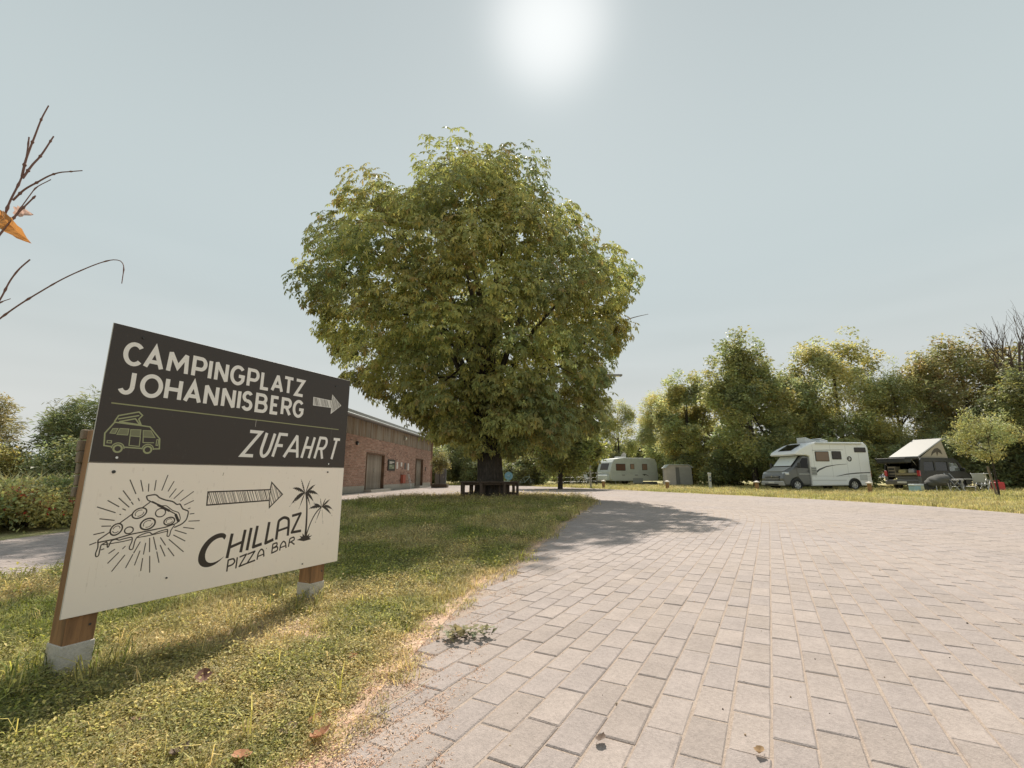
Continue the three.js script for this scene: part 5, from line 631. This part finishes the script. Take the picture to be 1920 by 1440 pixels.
  const sh = part('drawer_unit', rbox(0.5, 0.62, 0.42, -2.02, 1.12, -0.62, 0.01, 1), mat([0.36, 0.33, 0.27], 0.7), t); for (let i = 0; i < 3; i++) part('drawer', rbox(0.02, 0.13, 0.34, -2.275, 0.9 + i * 0.19, -0.62, 0.008, 1), M.darkTrim, sh); const bed = part('bed', rbox(1.6, 0.16, 1.2, -1.55, 0.98, 0.2, 0.06, 3), mat([0.33, 0.29, 0.2], 0.9), t); part('pillow', rbox(0.4, 0.3, 0.34, -2.1, 1.15, 0.4, 0.12, 4), mat([0.5, 0.5, 0.52], 0.9), bed); part('blanket', rbox(0.5, 0.26, 0.4, -2.1, 1.14, -0.05, 0.1, 4), mat([0.5, 0.46, 0.26], 0.9), bed); part('under_bed_box', rbox(0.7, 0.3, 1.2, -1.9, 0.7, 0.2, 0.02, 1), mat([0.17, 0.165, 0.15], 0.8), t); part('headliner', box(3.2, 0.02, 1.7, -0.5, 1.86, 0), mat([0.35, 0.32, 0.27], 0.9), t); part('partition', box(0.04, 1.25, 1.74, 0.2, 1.15, 0), mat([0.2, 0.19, 0.17], 0.9), t);
  // raised roof: shell hinged above the tailgate, cloth sides
  const a = 0.40, lid = part('pop_up_roof', rbox(2.95, 0.09, 1.6, 1.42, 0, 0, 0.04, 3).rotateZ(a).translate(-2.0, 2.0, 0), mat([0.36, 0.355, 0.34], 0.5), t), hx = -2.0 + 2.75 * Math.cos(a), hy = 2.0 + 2.75 * Math.sin(a) - 0.04, cloth = mat([0.42, 0.37, 0.29], 0.95);
  for (const s of [-1, 1]) { const c = part('roof_cloth', plate([[-1.8, 1.94], [hx + 0.35, 1.94], [hx - 0.05, hy - 0.03]], 0.02, 0, s * 0.74), cloth, lid); part('mesh_window', plate([[-0.75, 2.05], [-0.62, 2.28], [-0.3, 2.5], [0.02, 2.55], [0.28, 2.42], [0.38, 2.16], [0.02, 2.3], [-0.16, 2.05], [-0.2, 2.3], [-0.5, 2.2]], 0.01, 0, s * 0.752), mat([0.10, 0.085, 0.07], 0.95), c); part('cloth_seam', plate([[-1.6, 1.98], [0.55, 1.98], [0.55, 1.995], [-1.6, 1.995]], 0.008, 0, s * 0.752), mat([0.28, 0.25, 0.2], 0.95), c); }
  part('front_cloth', rbox(0.02, Math.hypot(hy - 1.94, 0.4), 1.48, 0, 0, 0, 0.005, 1).rotateZ(0.38).translate(hx + 0.15, (hy + 1.92) / 2, 0), cloth, lid);
}
{
  const t = thing('caravan', 'old cream caravan with three side windows parked by the fence', 'caravan', [11.0, 0, -44.2], Math.PI + 0.40);
  const b = part('body', plate([[-2.75, 0.42], [2.45, 0.42], [2.62, 0.62], [2.72, 1.25], [2.42, 2.12], [2.15, 2.42], [1.2, 2.54], [-1.9, 2.56], [-2.5, 2.44], [-2.66, 2.1], [-2.78, 0.9]], 2.15, 0.06), mat([0.56, 0.60, 0.575], 0.5, { map: rep(dirtTex, 0.5) }), t);
  for (const s of [-1, 1]) { const Z = s * 1.08; sideWindow(b, 'window', 1.0, 2.05, 1.36, 1.98, Z, mat([0.14, 0.08, 0.06], 0.12)); sideWindow(b, 'window', 0.0, 0.45, 1.5, 1.98, Z, mat([0.30, 0.2, 0.14], 0.2)); sideWindow(b, 'window', -1.5, -0.9, 1.42, 2.0, Z, mat([0.24, 0.16, 0.12], 0.2)); part('trim_strip', rbox(5.0, 0.025, 0.014, -0.1, 1.2, Z, 0.004, 1), mat([0.42, 0.44, 0.42], 0.5), b); part('lower_cladding', rbox(5.0, 0.5, 0.012, -0.1, 0.74, Z, 0.004, 1), mat([0.48, 0.50, 0.47], 0.6), b); for (const [x, y] of [[1.55, 0.95], [0.1, 0.95]]) part('service_flap', rbox(0.34, 0.14, 0.02, x - 0.3, y, Z, 0.008, 1), mat([0.3, 0.31, 0.3], 0.6), b); part('decal', plate([[-0.85, 1.02], [-1.15, 0.9], [-1.25, 0.98], [-1.7, 0.84], [-1.45, 0.98], [-1.2, 1.06]], 0.006, 0, Z + s * 0.01), mat(grey(0.04), 0.5), b); wheel(t, -0.35, s * 0.95, 0.32, 0.2); part('wheel_cover', rbox(1.15, 0.5, 0.03, -0.35, 0.45, Z, 0.02, 1), mat([0.30, 0.31, 0.30], 0.7), b); }
  part('front_window', rbox(0.03, 0.66, 1.3, 0, 0, 0, 0.02, 2).rotateZ(0.31).translate(2.55, 1.72, 0), M.tinted, b); part('gas_box', rbox(0.5, 0.5, 1.7, 2.72, 0.72, 0, 0.08, 3), mat([0.56, 0.60, 0.59], 0.5), b); part('drawbar', mg([bar([2.4, 0.42, 0.6], [3.9, 0.4, 0], 0.045), bar([2.4, 0.42, -0.6], [3.9, 0.4, 0], 0.045), bar([3.5, 0.05, 0], [3.5, 0.75, 0], 0.03), new THREE.SphereGeometry(0.07, 10, 8).translate(3.92, 0.42, 0)]), M.darkTrim, t); part('jockey_wheel', new THREE.TorusGeometry(0.09, 0.035, 8, 16).translate(3.5, 0.11, 0), M.rubber, t);
  part('roof_hatch', rbox(0.9, 0.14, 0.6, 0.75, 2.6, 0, 0.04, 2), mat([0.66, 0.66, 0.64], 0.4), b); const ds = part('satellite_dish', new THREE.SphereGeometry(0.42, 20, 8, 0, 6.283, 0, 0.75).rotateX(1.2).translate(0.05, 2.72, 0.1), mat([0.55, 0.53, 0.5], 0.6), b); part('dish_mast', bar([0.05, 2.5, 0.2], [0.05, 2.95, 0.25], 0.03), M.alu, ds); part('skirting', box(2.0, 0.3, 0.03, -1.6, 0.2, -1.02), mat(grey(0.12), 0.9), t); for (const x of [-2.3, 1.9]) for (const s of [-1, 1]) part('corner_steady', bar([x, 0.0, s * 0.8], [x + 0.1, 0.42, s * 0.8], 0.03), M.alu, t);
}
{ // storage tent
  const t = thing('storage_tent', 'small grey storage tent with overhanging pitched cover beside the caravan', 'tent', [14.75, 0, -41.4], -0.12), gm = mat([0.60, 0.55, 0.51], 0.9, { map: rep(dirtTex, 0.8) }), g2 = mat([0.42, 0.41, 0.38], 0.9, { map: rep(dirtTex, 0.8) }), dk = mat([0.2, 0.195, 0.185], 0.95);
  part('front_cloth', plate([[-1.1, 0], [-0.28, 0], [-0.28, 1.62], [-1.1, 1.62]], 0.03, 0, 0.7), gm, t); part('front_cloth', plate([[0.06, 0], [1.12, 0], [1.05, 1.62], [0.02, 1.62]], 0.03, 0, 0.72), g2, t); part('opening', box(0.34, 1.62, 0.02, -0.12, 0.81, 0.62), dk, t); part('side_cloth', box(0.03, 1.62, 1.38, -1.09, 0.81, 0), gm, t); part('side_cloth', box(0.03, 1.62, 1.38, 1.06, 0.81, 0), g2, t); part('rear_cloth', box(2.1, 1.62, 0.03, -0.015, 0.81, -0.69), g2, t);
  part('roof_cover', plate([[-1.22, 1.56], [-0.85, 1.88], [0.85, 1.86], [1.25, 1.6], [1.2, 1.56], [0.83, 1.8], [-0.83, 1.82], [-1.16, 1.52]], 1.6, 0.01, 0), mat([0.5, 0.53, 0.52], 0.8), t); part('gable', plate([[-1.08, 1.62], [1.04, 1.62], [0.8, 1.8], [-0.82, 1.82]], 0.02, 0, 0.69), gm, t);
}
// ---------------------------------------------------------------- camping things
{
  const tb = thing('camping_table', 'light folding camping table with metal legs beside the camper van', 'table', [24.75, 0, -25.6], 0.3); part('top', rbox(1.1, 0.03, 0.7, 0, 0.7, 0, 0.01, 1), mat([0.5, 0.5, 0.48], 0.5), tb); for (const x of [-0.48, 0.48]) { part('leg', bar([x, 0, 0.3], [x, 0.69, 0.24], 0.018), M.alu, tb); part('leg', bar([x, 0, -0.3], [x, 0.69, -0.24], 0.018), M.alu, tb); part('crossbar', bar([x, 0.3, 0.27], [x, 0.3, -0.27], 0.014), M.alu, tb); }
  const chair = (pos, turn, label, cloth) => { const c = thing('folding_chair', label, 'chair', pos, turn, 'folding chairs on the camping field'); part('seat', rbox(0.5, 0.03, 0.44, 0, 0.43, 0, 0.01, 1), cloth, c); part('backrest', rbox(0.5, 0.5, 0.025, 0, 0, 0, 0.01, 1).rotateX(-0.25).translate(0, 0.76, -0.29), cloth, c); for (const s of [-0.26, 0.26]) { part('leg', bar([s, 0, 0.28], [s, 1.02, -0.36], 0.016), M.alu, c); part('leg', bar([s, 0, -0.3], [s, 0.64, 0.22], 0.016), M.alu, c); part('armrest', rbox(0.05, 0.025, 0.5, s, 0.65, -0.02, 0.01, 1), M.alu, c); } return c; };
  chair([25.45, 0, -25.2], 2.0, 'folding chair with bright metal frame at the end of the camping table', mat([0.42, 0.43, 0.43], 0.8)); chair([24.0, 0, -25.15], 0.4, 'folding chair with dark seat in front of the camping table', mat(grey(0.06), 0.85));
  chair([7.0, 0, -42.6], 0.8, 'pale folding chair standing by the caravan drawbar', mat([0.5, 0.52, 0.5], 0.8));
  // cover thrown over a folded lounger
  const cv = thing('grey_cover', 'rumpled dark grey cover draped over a low folded lounger', 'cover', [23.05, 0, -25.2], 0.1), g = new THREE.SphereGeometry(1, 36, 22), p = g.attributes.position; for (let i = 0; i < p.count; i++) { const x = p.getX(i), y = p.getY(i), z = p.getZ(i), f = 1 + 0.12 * (fbm(x * 3 + 5, y * 3 + z * 2, 3, 0, 601) - 0.5) * 2; p.setXYZ(i, x * 0.62 * f, Math.max(0.24 + 0.1 * (x + 1), 0.62 + 0.3 * y * f + 0.14 * x), z * 0.42 * f); } g.computeVertexNormals(); part('cloth', g, mat([0.085, 0.085, 0.08], 0.9), cv); for (const [x, z] of [[-0.4, 0.25], [0.4, 0.25], [-0.4, -0.25], [0.4, -0.25]]) part('leg', bar([x, 0, z], [x * 0.9, 0.5, z * 0.8], 0.018), M.alu, cv);
  const bx = thing('dark_crate', 'black crate standing under the grey cover', 'crate', [22.55, 0, -25.35]); part('body', rbox(0.4, 0.44, 0.4, 0, 0.22, 0, 0.03, 2), M.darkTrim, bx); part('lid', rbox(0.43, 0.05, 0.43, 0, 0.455, 0, 0.015, 1), M.black, bx);
  const cb = thing('cool_box', 'blue and white cool box on the grass behind the camper van', 'cool box', [21.75, 0, -25.1], 0.1); part('body', rbox(0.56, 0.34, 0.36, 0, 0.17, 0, 0.03, 2), mat([0.30, 0.45, 0.52], 0.6), cb); part('lid', rbox(0.58, 0.1, 0.38, 0, 0.39, 0, 0.03, 2), mat([0.5, 0.56, 0.58], 0.6), cb); part('side_label', rbox(0.2, 0.3, 0.01, 0.18, 0.18, 0.181, 0.004, 1), mat([0.5, 0.5, 0.36], 0.7), cb);
  const rc = thing('red_canister', 'red plastic canister standing on the grass by the shrubs', 'canister', [27.9, 0, -26.8], 0.2); part('body', rbox(0.6, 0.52, 0.4, 0, 0.26, 0, 0.06, 3), mat([0.45, 0.02, 0.025], 0.5), rc); part('cap', new THREE.CylinderGeometry(0.09, 0.1, 0.1, 16).translate(-0.15, 0.56, 0), mat([0.35, 0.02, 0.02], 0.5), rc); part('handle', new THREE.TorusGeometry(0.1, 0.025, 8, 16, Math.PI).translate(0.12, 0.52, 0), mat([0.35, 0.02, 0.02], 0.5), rc);
  // bicycles by the van's nose and past the tree bench
  const bike = (pos, turn, label, c) => { const b = thing('bicycle', label, 'bicycle', pos, turn); for (const x of [-0.52, 0.52]) { const w = part('wheel', new THREE.TorusGeometry(0.33, 0.02, 8, 32).translate(x, 0.35, 0), M.rubber, b); const sp = []; for (let i = 0; i < 10; i++) sp.push(bar([x, 0.35, 0], [x + 0.32 * Math.cos(i * 0.628), 0.35 + 0.32 * Math.sin(i * 0.628), 0], 0.004, 0.004, 4)); part('spokes', mg(sp), M.alu, w); } part('frame', mg([bar([-0.52, 0.35, 0], [-0.08, 0.32, 0], 0.016), bar([-0.08, 0.32, 0], [-0.2, 0.85, 0], 0.018), bar([-0.2, 0.78, 0], [0.35, 0.82, 0], 0.018), bar([-0.08, 0.32, 0], [0.36, 0.76, 0], 0.02), bar([-0.52, 0.35, 0], [-0.2, 0.78, 0], 0.012), bar([0.52, 0.35, 0], [0.32, 0.98, 0], 0.018)]), c, b); part('saddle', rbox(0.26, 0.05, 0.14, -0.22, 0.9, 0, 0.02, 2), M.black, b); part('handlebar', bar([0.3, 1.0, -0.28], [0.3, 1.0, 0.28], 0.014), M.alu, b); return b; };
  bike([26.4, 0, -26.0], 0.5, 'silver bicycle standing beside the nose of the camper van', M.alu); bike([1.2, 0, -41.2], 0.3, 'pale green bicycle parked past the tree bench', mat([0.35, 0.45, 0.42], 0.5)); bike([6.0, 0, -42.0], 0.1, 'pale bicycle parked by the wire fence', mat([0.5, 0.52, 0.5], 0.5));
}
// ---------------------------------------------------------------- fallen leaves, weeds, grit
{
  const r = rng(701), cols = [[0.16, 0.075, 0.05], [0.42, 0.20, 0.10], [0.34, 0.22, 0.11], [0.13, 0.085, 0.06], [0.46, 0.33, 0.26]].map((c) => new THREE.MeshPhysicalMaterial({ color: rgb(...c), roughness: 0.9, transmission: 0.2, thickness: 0, side: THREE.DoubleSide }));
  const leaf = (s, curl) => { const p = [], n = 7, row = []; for (let i = 0; i <= n; i++) { const q = i / n, w = Math.sin(Math.PI * Math.pow(q, 0.8)) * 0.36 * (i % 2 ? 1 : 0.82), y = curl * (q - 0.5) * (q - 0.5) * 1.4; row.push([[(q - 0.5) * s, y * s, 0], [(q - 0.5) * s, (y + curl * w * 0.9) * s, w * s], [(q - 0.5) * s, (y + curl * w * 0.7) * s, -w * s]]); } for (let i = 0; i < n; i++) { const a = row[i], b = row[i + 1]; for (const k of [1, 2]) p.push(...a[0], ...a[k], ...b[k], ...a[0], ...b[k], ...b[0]); } p.push(...row[0][0], row[0][0][0] - 0.3 * s, 0.1 * s, 0.02 * s, row[0][0][0] - 0.3 * s, 0.1 * s, -0.02 * s); return tri(p); };
  const G = 'fallen leaves on the lawn', put = (x, z, s, c, l, y = 0.05) => { const m = single('fallen_leaf', leaf(s, 0.3 + 0.5 * r()), cols[c], l, 'leaf', G); m.position.set(x, y, z); m.rotation.set((r() - 0.5) * 0.8, r() * 6.28, (r() - 0.5) * 0.6); };
  put(-1.21, -1.98, 0.085, 0, 'dark curled fallen leaf alone in the middle of the near lawn', 0.07); put(-0.98, -1.53, 0.07, 3, 'dark brown fallen leaf lying on short lawn herbs'); put(-0.6, -1.62, 0.075, 1, 'orange fallen leaf beside the bare soil at the lawn edge'); put(-0.66, -1.72, 0.06, 1, 'small orange fallen leaf by the lawn edge'); put(-0.78, -1.50, 0.08, 1, 'reddish fallen leaf on dry lawn near the paving'); put(-1.63, -1.62, 0.075, 4, 'pale pink fallen leaf in the lawn before the sign'); put(-0.72, -1.66, 0.06, 4, 'pale papery fallen leaf at the soil edge'); put(-1.25, -1.72, 0.05, 0, 'tiny dark red fallen leaf in the lawn'); put(-0.72, -2.25, 0.06, 1, 'orange brown fallen leaf on the sunny lawn'); put(-1.13, -2.28, 0.06, 4, 'straw coloured fallen leaf at the edge of the sign shadow');
  for (let i = 0; i < 34; i++) { const x = lerp(-4, 2.4, r()), z = lerp(-9, -19, r()); if (inPoly(x, z, LAWN)) { const m = single('fallen_leaf', leaf(0.1 + 0.08 * r(), 0.4 + 0.4 * r()), cols[[0, 3, 3, 2][Math.floor(r() * 4)]], 'brown fallen chestnut leaf in the shade of the tree', 'leaf', 'fallen leaves under the chestnut'); m.position.set(x, 0.05, z); m.rotation.set((r() - 0.5), r() * 6, (r() - 0.5)); } }
  put(0.28, -1.62, 0.05, 3, 'small dry curled leaf lying on the paving blocks', 0.042); put(0.74, -1.55, 0.045, 2, 'brown leaf scrap caught in a paving joint', 0.04);
  const w = thing('paving_weed', 'flat green weed growing from a joint at the paving edge', 'weed', [-0.25, 0.026, -2.58]), wl = []; for (let i = 0; i < 20; i++) { const a = r() * 6.28, d = 0.02 + 0.11 * r(); wl.push([Math.cos(a) * d * 1.2, 0.012 + 0.028 * r(), Math.sin(a) * d * 0.7, (r() - 0.5) * 0.6, r() * 6.28, (r() - 0.5) * 0.6, 0.6 + 0.5 * r(), hue([0.26, 0.25, 0.14], r, 0.3)]); } scatter('leaves', herb(702, 7, 0.02, 0.03, 0.034), M.blade, wl, w); for (let i = 0; i < 6; i++) { const a = i * 1.05; part('stem', limb([[0, 0.003, 0], [Math.cos(a) * 0.05, 0.016, Math.sin(a) * 0.04], [Math.cos(a) * 0.11, 0.012, Math.sin(a) * 0.07]], 0.0022, 0.001, 4, 4), M.twig, w); }
  const tw = single('dry_stalk', bar([-0.46, 0.045, -1.80], [-0.33, 0.05, -2.02], 0.0022, 0.0014, 5), mat([0.55, 0.45, 0.3], 0.9), 'pale dry stalk lying across the soil at the paving edge', 'stalk');
  const grit = []; for (let i = 0; i < 2600; i++) { const d = 1.3 * Math.exp(r() * Math.log(12 / 1.3)), a = -0.5 + r() * 1.5, x = Math.sin(a) * d, z = -Math.cos(a) * d; if (!onRoad(x, z)) continue; const e = polyDist(x, z, LAWN); if (r() > 0.06 + 0.8 * Math.exp(-e / 0.2)) continue; grit.push([x, 0.031, z, r() * 6, r() * 6, r() * 6, (0.4 + r() * r() * 1.3) * 0.0036, r() < 0.2 ? [0.07, 0.055, 0.045] : hue([0.36, 0.28, 0.2], r, 0.4)]); }
  stuffOf(scatter('grit', new THREE.IcosahedronGeometry(1, 0), mat(grey(1), 0.95), grit), 'loose grit and soil crumbs scattered on the paving', 'grit');
  // moss and dry litter in the joints and along the soil edge
  const lit2 = []; for (let i = 0; i < 20000; i++) { const d = 1.2 * Math.exp(r() * Math.log(14 / 1.2)), a = -0.75 + r() * 1.2, x = Math.sin(a) * d, z = -Math.cos(a) * d, e = polyDist(x, z, LAWN); if (e > 0.36 + edgeNoise(x, z) * 0.5 || r() > 0.8 - e * 1.5) continue; lit2.push([x, 0.026, z, 0, r() * 6.28, 0, 0.45 + 0.5 * r(), hue(mix3([0.60, 0.43, 0.31], [0.50, 0.30, 0.20], r()), r, 0.25)]); }
  stuffOf(scatter('dry_litter', tuft(703, 9, 0.014, 0.035, 2.6, 0.004), mat(grey(1), 0.95, { side: THREE.DoubleSide }), lit2), 'reddish dry grass litter along the edge between lawn and paving', 'litter');
}
renderer.render(scene, camera);
